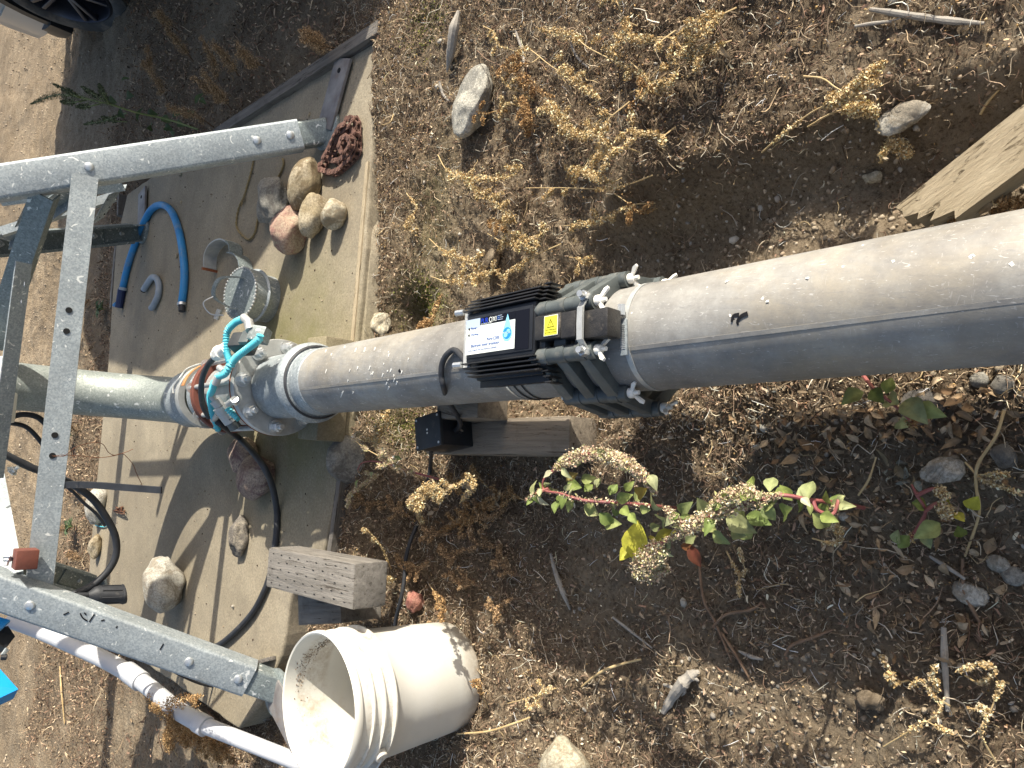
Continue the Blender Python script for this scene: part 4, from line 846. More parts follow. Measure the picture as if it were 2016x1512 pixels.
# ------------------------------------------------------------------ stones
def rock(name, px, py, z, size, mat, label, seed, yaw=0, rough=.12, flat=.0, sub=4, cat='stone', group=None, sink=.06, lump=1.6, ground=False):
    """size = full extents along the photo's vertical (world x), depth (world y) and height"""
    if name == 'river_stone': size = tuple(x*1.22 for x in size)
    rs = np.random.default_rng(seed); c = gz(px, py, z+size[2]*.5)
    if ground: c[2] = float(height(c[0], c[1]))+size[2]*.5*(1-sink)
    bm = bmesh.new(); bmesh.ops.create_icosphere(bm, subdivisions=sub, radius=1); V = np.array([v.co[:] for v in bm.verts]); F = [tuple(v.index for v in f.verts) for f in bm.faces]; bm.free()
    # low-frequency shape: planes cut and soft lumps
    r = np.ones(len(V))
    for k in range(9):
        d = rs.normal(size=3); d /= np.linalg.norm(d); h = rs.uniform(.72, .98); t = V@d; r = np.where(t > h*.0+.55, np.minimum(r, h/np.maximum(t, 1e-3)), r)
    for f, a in ((1.3, rough), (2.9, rough*.45), (6.5, rough*.2), (15, rough*.09)):
        ph = rs.normal(size=(5, 3))*f*lump; o_ = rs.uniform(0, 6, 5); r = r*(1+a*np.mean(np.sin(V@ph.T+o_), axis=1)*1.2)
    V = V*r[:, None]*np.array(size)/2
    ca, sa = math.cos(yaw), math.sin(yaw); V = V@np.array([[ca, sa, 0], [-sa, ca, 0], [0, 0, 1]])
    zb = -size[2]*.5*(1-sink); V[:, 2] = np.where(V[:, 2] < zb*.8, zb*.8+(V[:, 2]-zb*.8)*.3, V[:, 2])
    c = c.copy(); 
    if not ground: c[2] = z+(-V[:, 2].min())-.002
    m = MB().add(V+c, F); o = m.build(name, mat); me = o.data; me.shade_smooth(); return tag(o, label, cat, group)
Z = PADZ
rock('river_stone', 527, 390, Z, (.15, .14, .075), 'stone_grey', 'lumpy grey stone on the slab with a rope passing behind it', 11, .4, .2, lump=2.0)
rock('river_stone', 594, 362, Z, (.15, .095, .085), 'stone_tan', 'smooth tan egg-shaped stone with pale stripe lying beside the rusty chain', 12, -.25, .05)
rock('river_stone', 560, 449, Z, (.135, .115, .11), 'stone_pink', 'rough pink and cream stone on the slab in front of the grey one', 13, .2, .12)
rock('river_stone', 612, 420, Z, (.125, .085, .07), 'stone_tan', 'flat tan stone on the slab between pink stone and small cream stone', 14, -.35, .12)
rock('river_stone', 652, 420, Z, (.082, .075, .065), 'stone_cream', 'small rounded cream stone nearest the slab edge in the pile', 15, .0, .08)
rock('river_stone', 470, 897, Z, (.11, .12, .08), 'stone_purple', 'brownish purple stone tucked behind the patchy stone left of the valve', 16, .3, .1)
rock('river_stone', 494, 938, Z, (.135, .125, .095), 'stone_purple', 'purple stone with cream patches under the black cable on the slab', 17, -.2, .08)
rock('river_stone', 683, 903, .0, (.125, .075, .14), 'stone_grey', 'big smooth grey boulder against the near slab edge left of the pipe', 18, .1, .1, lump=1.4)
rock('river_stone', 465, 1057, Z, (.115, .062, .05), 'stone_dark', 'dark jagged stone with pale end lying in the shade on the slab', 19, .05, .2)
rock('river_stone', 315, 1150, Z, (.165, .155, .125), 'stone_white', 'large cream and brown stone alone on the left part of the slab', 20, .3, .12)
rock('river_stone', 187, 995, Z-.02, (.17, .10, .09), 'stone_white', 'pale stone on the far slab edge behind the black cables', 21, -.1, .1)
rock('river_stone', 184, 1076, Z, (.10, .06, .05), 'stone_tan', 'narrow tan stone on the far slab edge near the rear left leg', 22, .0, .1)
rock('rough_rock', 745, 641, .0, (.085, .07, .07), 'stone_cream', 'rough cream rock in the soil between slab edge and pipe', 23, .0, .25, lump=2.5)
rock('granite_rock', 932, 203, .04, (.185, .115, .085), 'stone_granite', 'speckled white granite rock lying on the litter right of the finned unit', 24, -.30, .13, sub=5, ground=True)
rock('pale_rock', 1104, 1512, 0, (.11, .12, .09), 'stone_cream', 'smooth pale rock cut by the lower edge of the photo', 25, .0, .08, ground=True)
rock('pink_rock', 806, 1183, 0, (.06, .05, .05), 'stone_red', 'small pink rock between timber block and bucket beside the black cable', 26, .2, .2, ground=True)
rock('soil_lump', 1712, 1378, 0, (.035, .045, .03), 'dirt_clod', 'brown lump of soil on the crumbly lit ground at lower right', 27, .3, .25, ground=True)
rock('limestone', 1893, 930, 0, (.038, .055, .03), 'stone_white', 'white grey stone in the shaded soil left of the near pipe end', 28, .3, .25, ground=True)
rock('limestone', 1925, 1167, 0, (.034, .048, .022), 'stone_white', 'white stone with flat face among stalks at lower right', 29, -.2, .25, ground=True)
rock('grey_stone', 1850, 812, 0, (.050, .060, .016), 'stone_dark', 'flat grey stone half buried beside the near pipe end', 30, .4, .15, ground=True)
rock('grey_stone', 1960, 765, 0, (.022, .024, .018), 'stone_grey', 'small round grey stone touching the near pipe at the right edge', 31, .4, .15, sub=3, ground=True)
rock('grey_stone', 2003, 772, 0, (.026, .026, .02), 'stone_grey', 'grey stone cut by the right edge of the photo below the pipe', 32, .4, .15, sub=3, ground=True)
rock('grey_stone', 1975, 1107, 0, (.026, .028, .02), 'stone_white', 'rounded pale stone near the right edge above the white flat stone', 33, .1, .15, sub=3, ground=True)
rock('grey_stone', 2008, 1130, 0, (.026, .028, .02), 'stone_grey', 'grey stone touching the right edge beside the rounded pale stone', 34, .1, .15, sub=3, ground=True)
rock('grey_stone', 2003, 905, 0, (.035, .03, .022), 'stone_grey', 'upper grey stone at the right edge in the shaded soil', 37, .1, .15, sub=3, ground=True)
rock('clay_rock', 972, 512, .0, (.075, .045, .035), 'dirt_clod', 'brown clay rock among dry stalks right of the finned unit', 35, -.2, .2, ground=True)
rock('limestone', 1785, 243, .08, (.045, .07, .03), 'stone_white', 'pale rock under the fallen seed stalk at upper right', 36, .2, .2, ground=True)
rock('limestone', 1719, 348, .05, (.020, .030, .02), 'stone_cream', 'small cream stone on the shaded bank above the plank end', 38, .2, .2, sub=3, ground=True)
rock('limestone', 1690, 1015, 0, (.014, .018, .012), 'stone_white', 'tiny white stone below the green stalk', 40, 0, .2, sub=3, ground=True)
for i, (px, py, s_) in enumerate(((346, 503, .028), (355, 398, .016), (445, 212+150, .0))):
    if s_: rock('pebble', px, py, Z, (s_, s_*.8, s_*.6), 'stone_tan', ('tan pebble on the slab inside the curve of the blue hose', 'tiny tan pebble on the slab behind the blue hose bend')[i], 60+i, sub=2, cat='pebble')
rock('pebble', 587, 240, Z, (.022, .018, .014), 'stone_grey', 'grey pebble on the slab just behind the front right leg', 64, sub=2, cat='pebble')
rock('pebble', 608, 226, Z, (.026, .014, .006), 'stone_tan', 'thin tan stone flake on the slab behind the front right leg', 65, sub=2, cat='pebble')
rock('pebble', 457, 1194, Z, (.014, .010, .012), 'stone_white', 'tiny white pebble on the sunlit slab behind the timber block', 66, sub=2, cat='pebble')

# ------------------------------------------------------------------ loose things on the slab
hs = thing('blue_hose', tuple(gz(330, 500, Z)), 'bright blue hose length bent in a U on the slab behind the tower legs', 'hose')
P = [gz(a, b, Z+.017) for a, b in ((242, 565), (252, 522), (268, 475), (290, 425), (305, 407), (322, 404), (338, 417), (351, 450), (359, 490), (363, 530), (362, 565), (358, 598))]
MB().tube(spline(P, 6), .0165, 16).build('hose', 'blue_hose', hs)
MB().tube([gz(242, 565, Z+.018), gz(240, 572, Z+.018), gz(234, 606, Z+.02)], [.018, .021, .019], 12).build('hose_coupler', 'navy_plastic', hs); MB().tube([gz(229, 598, Z+.02), gz(225, 601, Z+.02)], .010, 8).build('coupler_tab', 'blue_hose', hs)
MB().tube([gz(358, 597, Z+.017), gz(358, 602, Z+.017)], .0195, 12).build('hose_ring', 'zinc_bolt', hs); MB().tube([gz(358, 602, Z+.017), gz(358, 613, Z+.017)], .0145, 10).build('hose_end', 'rubber', hs)
MB().tube([gz(243, 566, Z+.018), gz(242, 571, Z+.018)], .0205, 12).build('hose_ring', 'grey_hose', hs)
t = thing('grey_hose', tuple(gz(300, 570, Z)), 'short grey hose offcut bent like a hook inside the blue hose curve', 'hose')
MB().tube(spline([gz(a, b, Z+.016) for a, b in ((283, 570), (292, 556), (300, 546), (308, 548), (313, 562), (311, 582), (303, 600), (298, 607))], 5), .0145, 14).build('hose', 'grey_hose', t); MB().tube([gz(283, 570, Z+.016), gz(281.5, 572.5, Z+.016)], .012, 12).build('open_end', 'print_black', t)
# steel half clamps
t = thing('pipe_clamp', tuple(gz(450, 500, Z)), 'opened steel pipe clamp standing on edge on the slab next to the capped stub', 'clamp')
for pts, mat in ((((413, 529), (414, 505), (422, 487), (434, 477), (446, 474), (455, 478)), 'cast_metal'), (((455, 477), (462, 484), (464, 497), (463, 500)), 'galvanised_dull'), (((459, 500), (470, 502), (480, 512), (484, 528)), 'galvanised_dull')):
    P = spline([gz(a, b, Z+.03) for a, b in pts], 6); MB().ribbon(P, np.array([0, 0, .052]), .005).build('half_shell' if mat == 'cast_metal' else 'latch', mat, t)
MB().ribbon([gz(413, 529, Z+.03)+np.array([0, 0, 0]), gz(412, 534, Z+.03)+np.array([.0, 0, 0])], np.array([0, 0, .06]), .012).build('lip', 'rust', t)
# capped pipe stub
c = gz(530, 590, Z); c2 = c+np.array([.0, -.022, .118]); ax = (c2-c); 
st = thing('capped_pipe_stub', tuple(c), 'short galvanised pipe stub with a welded lid and strap handle standing on the slab', 'pipe stub')
hgt = np.linalg.norm(ax); ax /= hgt
MB().lathe([(0, -.03), (.078, -.03), (.082, -.026), (.082, hgt*.58), (.078, hgt*.6)], c, ax, 40).build('stub_wall', 'galvanised', st)
MB().lathe([(.078, hgt*.5), (.094, hgt*.52), (.096, hgt*.55), (.094, hgt*.58), (.089, hgt*.60), (.089, hgt*.93), (.0895, hgt*.97), (.087, hgt)], c, ax, 40).build('cap_ring', 'galvanised', st)
m = MB()
for k in range(44):
    a = 2*math.pi*k/44; B_ = basis(ax); p = c+ax*(hgt-.002)+.0885*(B_[0]*math.cos(a)+B_[1]*math.sin(a)); m.lathe([(0, .004), (.004, .0025), (.005, 0), (.004, -.003)], p, ax, 6)
o = m.build('weld_bead', 'cast_metal', st)
MB().lathe([(.087, hgt-.001), (0, hgt-.0005)], c, ax, 40).build('lid', 'galvanised_dull', st)
B_ = basis(ax); tc_ = c+ax*hgt; u = np.array([1.0, -.1, 0]); u = u-ax*(u@ax); u /= np.linalg.norm(u); v = np.cross(ax, u)
hp = [tc_+u*.052+v*.0, tc_+u*.050+ax*.02+v*.01, tc_+u*.03+ax*.065+v*.03, tc_-u*.03+ax*.068+v*.035, tc_-u*.055+ax*.02+v*.01, tc_-u*.056+v*.0]
MB().ribbon(spline(hp, 4), v*.022, .004).build('strap_handle', 'galvanised_dull', st)
MB().tube(spline([tc_-u*.03+ax*.068+v*.035, tc_-u*.06+ax*.09+v*.05, tc_-u*.09+ax*.07+v*.03, tc_-u*.085+ax*.04], 5), .0022, 6).build('wire_ring', 'zinc_bolt', st)
MB().tube([tc_-u*.07+ax*.045+v*.02, tc_-u*.105+ax*.05+v*.02], .010, 8).build('shackle', 'cast_metal', st)
# rope
t = thing('rope', tuple(gz(480, 400, Z)), 'thin frayed tan rope lying in a loop on the slab around the grey stone', 'rope')
def ropes(pts, zz=.006, r=.0042):
    P = spline([gz(a, b, Z+zz) for a, b in pts], 8); k = np.arange(len(P)); nrm = np.cross(np.gradient(P, axis=0), (0, 0, 1)); nrm /= np.linalg.norm(nrm, axis=1)[:, None]+1e-9
    for ph in (0, math.pi):
        Q = P+nrm*(r*.55*np.cos(k*1.3+ph))[:, None]+np.array([0, 0, 1])*(r*.55*np.sin(k*1.3+ph))[:, None]; MB().tube(Q, r*.62, 6).build('strand', 'rope_fibre', t)
ropes([(500, 312), (494, 340), (487, 365), (480, 388), (470, 410), (465, 440), (470, 456), (488, 472), (500, 462), (506, 440), (508, 425)]); ropes([(556, 312), (558, 325), (550, 345), (541, 354)])
for k in range(9):
    a = random.uniform(2.2, 4.2); p = gz(477, 392, Z+.006); MB().tube([p, p+.035*np.array([math.cos(a+1.2), math.sin(a+1.2), .25*random.random()])], [.0022, .0008], 5).build('fray', 'rope_fibre', t)
# roller chain
ch = thing('roller_chain', tuple(gz(670, 290, Z)), 'heap of rusty red-brown roller chain on the slab edge beside the front right foot', 'chain')
m = MB()
for s_ in (-1, 1):
    pts = []; 
    for cx_, a0 in ((.0105, -1.3), (-.0105, math.pi-1.3)):
        for a in np.linspace(a0, a0+2.6, 6): pts.append((cx_+.0088*math.cos(a), .0088*math.sin(a)))
    m.prism(pts, (0, s_*.0085-.0012, 0), (0, .0024, 0), (1, 0, 0), (0, 0, 1))
for cx_ in (-.0105, .0105): m.tube([(cx_, -.0115, 0), (cx_, .0115, 0)], .0058, 8)
LINK = meshonly(m, 'chain_link', 'chain_rust')
def chainrun(pts, zz):
    P = spline([gz(a, b, Z+z_) for (a, b), z_ in zip(pts, zz)], 8); L = np.concatenate([[0], np.cumsum(np.linalg.norm(np.diff(P, axis=0), axis=1))]); n = int(L[-1]/.0215)
    t_ = (np.arange(n)+.5)*.0215; Q = np.stack([np.interp(t_, L, P[:, i]) for i in range(3)], 1); T = np.stack([np.interp(t_+.006, L, P[:, i])-np.interp(t_-.006, L, P[:, i]) for i in range(3)], 1)
    for k in range(n):
        x = T[k]/np.linalg.norm(T[k]); y = np.array([0, 0, 1.0])+.25*np.array([random.uniform(-1, 1), random.uniform(-1, 1), 0]); y = y-x*(y@x); y /= np.linalg.norm(y); place(LINK, 'chain_link', ch, Q[k], [x, y, np.cross(x, y)])
chainrun([(694, 232), (684, 240), (680, 262), (668, 280), (655, 300), (641, 318), (633, 330), (640, 338), (655, 338)], [.02, .02, .018, .018, .016, .015, .015, .015, .015])
chainrun([(698, 240), (690, 252), (674, 262), (668, 270), (660, 292), (654, 312), (664, 318), (680, 310), (692, 300), (698, 282), (700, 262), (690, 256)], [.03, .038, .038, .036, .03, .022, .02, .02, .02, .022, .028, .03])
chainrun([(655, 342), (668, 336), (682, 324), (694, 312), (703, 300), (704, 280), (703, 262), (702, 240), (692, 228)], [.015, .015, .015, .015, .015, .016, .018, .02, .03])
chainrun([(640, 312), (648, 298), (662, 268), (672, 252), (684, 246)], [.036, .038, .045, .05, .046])
chainrun([(676, 300), (672, 290), (676, 276), (686, 270), (692, 280), (688, 294), (680, 300)], [.04, .045, .045, .045, .042, .04, .04])
# flat grey chip by the left foot, timber offcut
m = MB(); a = gz(537, 1288, Z+.02); b = gz(507, 1308+10, Z+.02); m.box((gz(477+45, 1300, Z+.012)), (.012, .10, .022), basis((0, 0, 1), (.55, -1, 0)), .002); tag(m.build('wood_sliver', 'timber_dark'), 'narrow grey wood sliver on the slab behind the front left foot', 'wood')
# cables
def cable(pts, r, label, mat='rubber', name='black_cable', cat='cable', sides=10, flat=1.0):
    P = spline(pts, 7); o = MB().tube(P, r, sides, flat=flat).build(name, mat); return tag(o, label, cat)
cable([gy(418, 822, 2.12), gy(436, 836, 2.05), gz(470, 862, .19), gz(500, 893, .205), gz(521, 922, .20), gz(536, 958, .15), gz(545, 1005, .113), gz(544, 1050, .112), gz(539, 1090, .112), gz(532, 1130, .112), gz(521, 1162, .112), gz(498, 1205, .112), gz(465, 1242, .112), gz(430, 1270, .112), gz(400, 1275, .113), gz(355, 1278, .113)], .010, 'thick black cable running from the valve over the stones and round the timber block')
cable([gz(849, 885, .12), gz(848, 912, .02), gz(842, 950, .0), gz(833, 990, -.02), gz(820, 1035, .0), gz(808, 1065, .025), gz(799, 1100, .03), gz(796, 1140, .035), gz(789, 1180, .04), gz(779, 1222, .03), gz(776, 1260, .02)], .0055, 'thin black cable crossing the litter from junction box to behind the bucket')
cab = thing('plug_cable', tuple(gy(160, 1180, 2.6)), 'black cable ending in a ribbed rubber connector, hanging between the left legs', 'cable')
P = [gy(a, b, 2.55) for a, b in ((-20, 880), (20, 900), (60, 920), (110, 938), (150, 958), (185, 985), (213, 1025), (228, 1060), (228, 1095), (212, 1125), (185, 1150), (155, 1166), (118, 1180))]
MB().tube(spline(P, 6), .0115, 12).build('cable', 'rubber', cab)
MB().tube(spline([gy(a, b, 2.53) for a, b in ((112, 1179), (135, 1174), (160, 1172), (176, 1172))], 5), .009, 12).build('cable', 'rubber', cab)
MB().tube([gy(a, b, 2.53) for a, b in ((174, 1173), (186, 1166+5), (192, 1171), (238, 1170), (241, 1170), (245, 1169))], [.012, .026, .030, .031, .034, .033], 20).build('connector', 'rubber', cab)
m = MB()
for k in range(8):
    a = 2*math.pi*k/8; p0_ = gy(196, 1171, 2.53); p1_ = gy(234, 1170, 2.53); B_ = basis(p1_-p0_); off = (B_[0]*math.cos(a)+B_[1]*math.sin(a))*.031; m.tube([p0_+off, p1_+off], .0022, 5)
m.build('grip_ribs', 'rubber', cab)
cable([gy(a, b, 2.62) for a, b in ((-10, 892), (40, 905), (78, 925), (110, 945), (140, 965), (165, 990), (190, 1012), (207, 1035))], .005, 'thinner black cable running beside the thick one behind the front brace')
cable([gy(a, b, 3.0) for a, b in ((20, 822), (45, 816), (75, 822), (100, 845), (118, 860))], .010, 'black cable arching behind the riser at upper left')
cable([gy(a, b, 3.0) for a, b in ((18, 832), (50, 840), (74, 862), (92, 890), (100, 930))], .008, 'black cable drooping left of the riser behind the brace')
cable([gy(a, b, 2.35) for a, b in ((150, 1232), (280, 1290), (380, 1340), (430, 1353), (470, 1360), (520, 1360), (556, 1360))], .0055, 'thin grey cable running down the outside of the front left leg')
t = MB(); P = spline([gy(a, b, 2.30-.0012*(a-100)) for a, b in ((112, 956), (150, 954), (200, 956), (250, 960), (318, 965))], 5)
wv = gy(318, 973, 2.05)-gy(318, 958, 2.05); t.ribbon(P, wv*.85, .006); tag(t.build('rubber_strip', 'rubber'), 'flat black rubber strip hanging down from behind the front brace', 'strip')
cable([gy(a, b, 2.22) for a, b in ((103, 897), (110, 899), (128, 897), (150, 880), (185, 871), (203, 875), (213, 890), (225, 896), (240, 893), (250, 900), (262, 915), (270, 935), (280, 955), (283, 966))], .0010, 'hair-thin copper wire curling out of a hole in the front brace', 'copper_wire', 'copper_wire', 'wire', 5)
cable([gy(a, b, 2.22) for a, b in ((104, 898), (125, 896), (160, 898), (195, 901), (225, 897), (248, 890), (262, 884))], .0010, 'hair-thin copper wire sticking out straight beside the curled one', 'copper_wire', 'copper_wire', 'wire', 5)
cable([gz(a, b, Z+.006) for a, b in ((188, 1034), (200, 1037), (208, 1036), (214, 1028))], .003, 'small turquoise cord end on the far slab edge', 'teal_tube', 'cord', 'cord', 6)
t = thing('wire_tangle', tuple(gz(232, 1003, Z)), 'small tangle of bent brown wire on the sunlit slab by the cable', 'wire')
for k in range(3): MB().tube(spline([gz(222+random.uniform(0, 24), 1008+random.uniform(-12, 6), Z+random.uniform(.003, .02)) for _ in range(6)], 5), .0022, 5).build('wire', 'copper_wire', t)
# tag and wire under the valve
t = thing('paper_tag', tuple(gz(590, 834, .16)), 'small white paper tag on a wire under the flange', 'tag')
P = [gz(580, 828, .17), gz(594, 830, .17), gz(601, 838, .165), gz(590, 840, .165)]; P = np.array(P); MB().add(np.vstack([P, P-np.array([0, 0, .0012])]), [(0, 1, 2, 3), (7, 6, 5, 4), (0, 4, 5, 1), (1, 5, 6, 2), (2, 6, 7, 3), (3, 7, 4, 0)]).build('tag', 'print_white', t)
MB().tube(spline([gz(560, 815, .2), gz(585, 832, .165), gz(605, 848, .13), gz(612, 856, .11)], 5), .0014, 5).build('wire', 'copper_wire', t)
MB().tube(spline([gz(598, 836, .16), gz(615, 842, .12), gz(624, 856, .108), (gz(630, 862, .108)), gz(636, 855, .108)], 5), .0012, 5).build('wire', 'cast_metal', t)

# ------------------------------------------------------------------ blue cabinet at the left edge
bc_ = gy(34, 1357, 2.05); cb = thing('blue_cabinet', tuple(bc_), 'bright blue steel control cabinet with black underside at the left edge', 'cabinet')
X_ = np.array([.55, -.35, 0]); X_ /= np.linalg.norm(X_)
def quad(P, mat, name, th=.004):
    P = np.array(P); n_ = np.cross(P[1]-P[0], P[2]-P[0]); n_ /= np.linalg.norm(n_)
    if n_@(CO-P[0]) < 0: n_ = -n_
    n = len(P); MB().add(np.vstack([P, P-n_*th]), [tuple(range(n)), tuple(range(2*n-1, n-1, -1))]+[(i, (i+1) % n, n+(i+1) % n, n+i) for i in range(n)]).build(name, mat, cb, smooth=False)
quad([gy(36, 1357, 2.05), gy(-60, 1402, 2.02), gy(-120, 1330, 2.1), gy(-8, 1308, 2.12)], 'blue_paint', 'side_panel', .05)
quad([gy(20, 1221, 2.3), gy(-10, 1248, 2.26), gy(-90, 1250, 2.3), gy(-60, 1195, 2.34)], 'blue_paint', 'front_panel', .006)
quad([gy(16, 1232, 2.31), gy(30, 1253, 2.29), gy(12, 1276, 2.26), gy(-14, 1268, 2.26), gy(-14, 1240, 2.30)], 'black_plastic', 'underside', .06)
quad([gy(13, 1275, 2.22), gy(18, 1280, 2.22), gy(10, 1290, 2.21), gy(4, 1288, 2.21)], 'galvanised', 'latch', .006)
p = gy(-40, 1320, 2.2); MB().box((p[0]-.02, p[1]+.06, 1.20), (.26, .24, .52), basis((0, 0, 1), (1, .2, 0)), .006).build('housing', 'blue_paint', cb)
MB().lathe([(0, .008), (.008, .006), (.008, -.006), (0, -.008)], gy(8, 1294, 2.21), (0, .3, 1), 12).build('latch_knob', 'black_plastic', cb)

# ------------------------------------------------------------------ parked vehicle (front left corner in view)
car = thing('parked_car', (2.8, 4.2, 0), 'silver car with black trim and dark spoked wheels parked at the upper left corner', 'car')
XL, XR, YF, YRr = 1.92, 3.72, 6.38, 1.82
FW, RW = 5.24, 2.72
GZ = .04
def side_profile():
    arch = lambda cy: [(cy+.46*math.cos(a), .36+GZ+.46*math.sin(a)) for a in np.linspace(math.radians(-12), math.radians(192), 14)]
    p = [(YF-.02, .34), (YF-.0, .50), (YF-.05, .74), (YF-.28, .96), (YF-1.15, 1.08), (YF-1.70, 1.50), (YF-2.05, 1.60), (YF-3.2, 1.60), (YF-3.85, 1.40), (YF-4.48, .98), (YF-4.56, .82), (YF-4.55, .5), (YF-4.45, .34)]
    low = [(YRr+.2, .30)]+[(y, z) for y, z in arch(RW)[::-1]]+[(RW+.6, .28), (FW-.6, .28)]+[(y, z) for y, z in arch(FW)[::-1]]+[(YF-.45, .30)]
    return p+low
poly = side_profile()
def shell(x0, x1, poly, mat, name, inset=0):
    m = MB(); n = len(poly); xs = [x0, x0+.05, x0+.16, x1-.16, x1-.05, x1]; sc = [.955, .985, 1, 1, .985, .955]; V = []
    c = np.array([np.mean([p[0] for p in poly]), .75])
    for x, s_ in zip(xs, sc):
        for p in poly: V.append((x, c[0]+(p[0]-c[0])*s_, c[1]+(p[1]-c[1])*s_ if p[1] > .4 else p[1]))
    F = [(i*n+j, i*n+(j+1) % n, (i+1)*n+(j+1) % n, (i+1)*n+j) for i in range(5) for j in range(n)]+[tuple(range(n))[::-1], tuple(5*n+j for j in range(n))]
    m.add(V, F); return m.build(name, mat, car)
shell(XL, XR, poly, 'silver_paint', 'body')
gl = [(YF-1.28, 1.10), (YF-1.72, 1.45), (YF-2.1, 1.56), (YF-3.2, 1.54), (YF-3.7, 1.36), (YF-3.95, 1.10)]
for x in (XL-.004, XR-.002):
    m = MB(); m.prism(gl, (x, 0, 0), (.006, 0, 0), (0, 1, 0), (0, 0, 1)); m.build('side_window', 'glass_dark', car)
for cy in (RW, FW):   # arch trim
    for x in (XL-.035, XR-.03):
        a = np.linspace(math.radians(-10), math.radians(190), 18); P = [(x+.03, cy+.475*math.cos(t_), .40+.475*math.sin(t_)) for t_ in a]; MB().ribbon(P, np.array([.085, 0, 0]), .07).build('arch_trim', 'car_trim', car)
    m = MB(); m.box(((XL+XR)/2, cy, .55), (1.5, .88, .5)); m.build('wheel_well', 'car_trim', car)
MB().box((XL+.02, (FW+RW)/2, .33), (.10, 1.5, .16), None, .03).build('side_sill', 'car_trim', car)
# bumper: silver lower corner curving to the front with black insert
m = MB(); P = [(XL+.03, 5.79), (XL-.01, 5.98), (XL+.02, 6.18), (XL+.14, 6.36), (XL+.40, 6.45), (XL+.9, 6.48)]
P = spline([(x, y, .47) for x, y in P], 5); m.ribbon(P, np.array([0, 0, .26]), .04); m.build('front_bumper', 'silver_paint', car)
P = spline([(x-.015, y+.0, .66) for x, y in ((XL+.04, 5.77), (XL+.0, 5.93), (XL+.03, 6.15), (XL+.15, 6.35))], 5); MB().ribbon(P, np.array([0, 0, .05]), .03).build('bumper_insert', 'car_trim', car)
P = spline([(x, y, .31) for x, y in ((XL-.04, 5.65), (XL-.03, 5.79), (XL+.0, 5.93), (XL+.06, 6.15))], 5); MB().ribbon(P, np.array([0, 0, .13]), .06).build('air_dam', 'car_trim', car)
MB().box((XL+.12, 6.25, .80), (.16, .22, .10), basis((0, 0, 1), (1, .5, 0)), .02).build('headlight', 'lamp_glass', car)
MB().box((XL-.12, 4.7, 1.12), (.18, .10, .14), None, .03).build('wing_mirror', 'silver_paint', car)
MB().box(((XL+XR)/2, YRr-.02, .62), (1.7, .05, .2), None, .01).build('rear_bumper', 'car_trim', car)
def wheel(cx, cy, steer, out):
    ax = np.array([out*math.cos(steer), out*math.sin(steer), 0]); c = np.array([cx, cy, .385+GZ-.02]); r = .385
    m = MB(); m.lathe([(.27, .10), (.285, .112), (.33, .118), (.365, .108), (.380, .085), (r, .05), (r, -.05), (.380, -.085), (.365, -.108), (.30, -.112), (.26, -.10)], c, ax, 48); ty = m.build('tyre', 'tyre_rubber', car)
    mm = MB()
    for k in range(48):
        a = 2*math.pi*k/48; B_ = basis(ax); d = B_[0]*math.cos(a)+B_[1]*math.sin(a); mm.box(c+d*(r+.001)+ax*.0, (.012, .17, .008), [np.cross(ax, d), ax, d])
    mm.build('tread_blocks', 'tyre_rubber', car)
    m = MB(); m.lathe([(.268, .105), (.258, .112), (.250, .100), (.245, .02), (.24, -.09)], c, ax, 48); m.build('rim', 'alloy', car)
    m = MB(); m.lathe([(0, .085), (.035, .085), (.05, .075), (.06, .05), (.06, .0)], c, ax, 20); m.build('hub', 'alloy', car)
    B_ = basis(ax)
    for k in range(5):
        for dlt in (-.13, .13):
            a = 2*math.pi*k/5+.3; d0 = B_[0]*math.cos(a+dlt*.8)+B_[1]*math.sin(a+dlt*.8); d1 = B_[0]*math.cos(a+dlt*1.1)+B_[1]*math.sin(a+dlt*1.1)
            p = c+d0*.04+ax*.072; q = c+d1*.252+ax*.098; d = (q-p)/np.linalg.norm(q-p); sd_ = np.cross(ax, d); m = MB(); m.box((p+q)/2, (np.linalg.norm(q-p), .026, .028), [d, sd_, np.cross(d, sd_)], .006); m.build('spoke', 'alloy', car)
    m = MB(); m.lathe([(0, -.03), (.15, -.03), (.15, -.05), (0, -.05)], c, ax, 32); m.build('brake_disc', 'cast_metal', car)
wheel(XL+.09, FW-.01, math.radians(8), -1); wheel(XL+.10, RW, 0, -1); wheel(XR-.10, FW, 0, 1); wheel(XR-.10, RW, 0, 1)

# ------------------------------------------------------------------ litter, twigs, pebbles (uncountable)
def zone(N, x0, x1, y0, y1, dens=None, lift=(0, .006), avoid_pad=True, pad_grow=.0):
    x = RNG.uniform(x0, x1, N); y = RNG.uniform(y0, y1, N); k = np.ones(N, bool)
    if dens is not None: k &= RNG.random(N) < dens(x, y)
    if avoid_pad: k &= ~inpad(x, y, pad_grow)
    x, y = x[k], y[k]; z = height(x, y)+RNG.uniform(lift[0], lift[1], len(x)); return np.stack([x, y, z], 1)
def threads():  # bent thread templates, three-sided
    out = []
    for k in range(4):
        rs = np.random.default_rng(90+k); n = 5; t = np.linspace(-1, 1, n); b = rs.uniform(-.8, .8); c_ = rs.uniform(-.5, .5)
        P = np.stack([t, b*(t**2)+c_*.6*np.sin(t*3), .25*np.sin(t*2+k)], 1); V = []; F = []
        for i in range(n):
            r = .055*(1-.5*abs(t[i])); 
            for a in (0, 2.1, 4.2): V.append(P[i]+np.array([0, math.cos(a)*r, math.sin(a)*r]))
        for i in range(n-1):
            for j in range(3): F.append((3*i+j, 3*i+(j+1) % 3, 3*i+3+(j+1) % 3, 3*i+3+j))
        out.append((V, F))
    return out
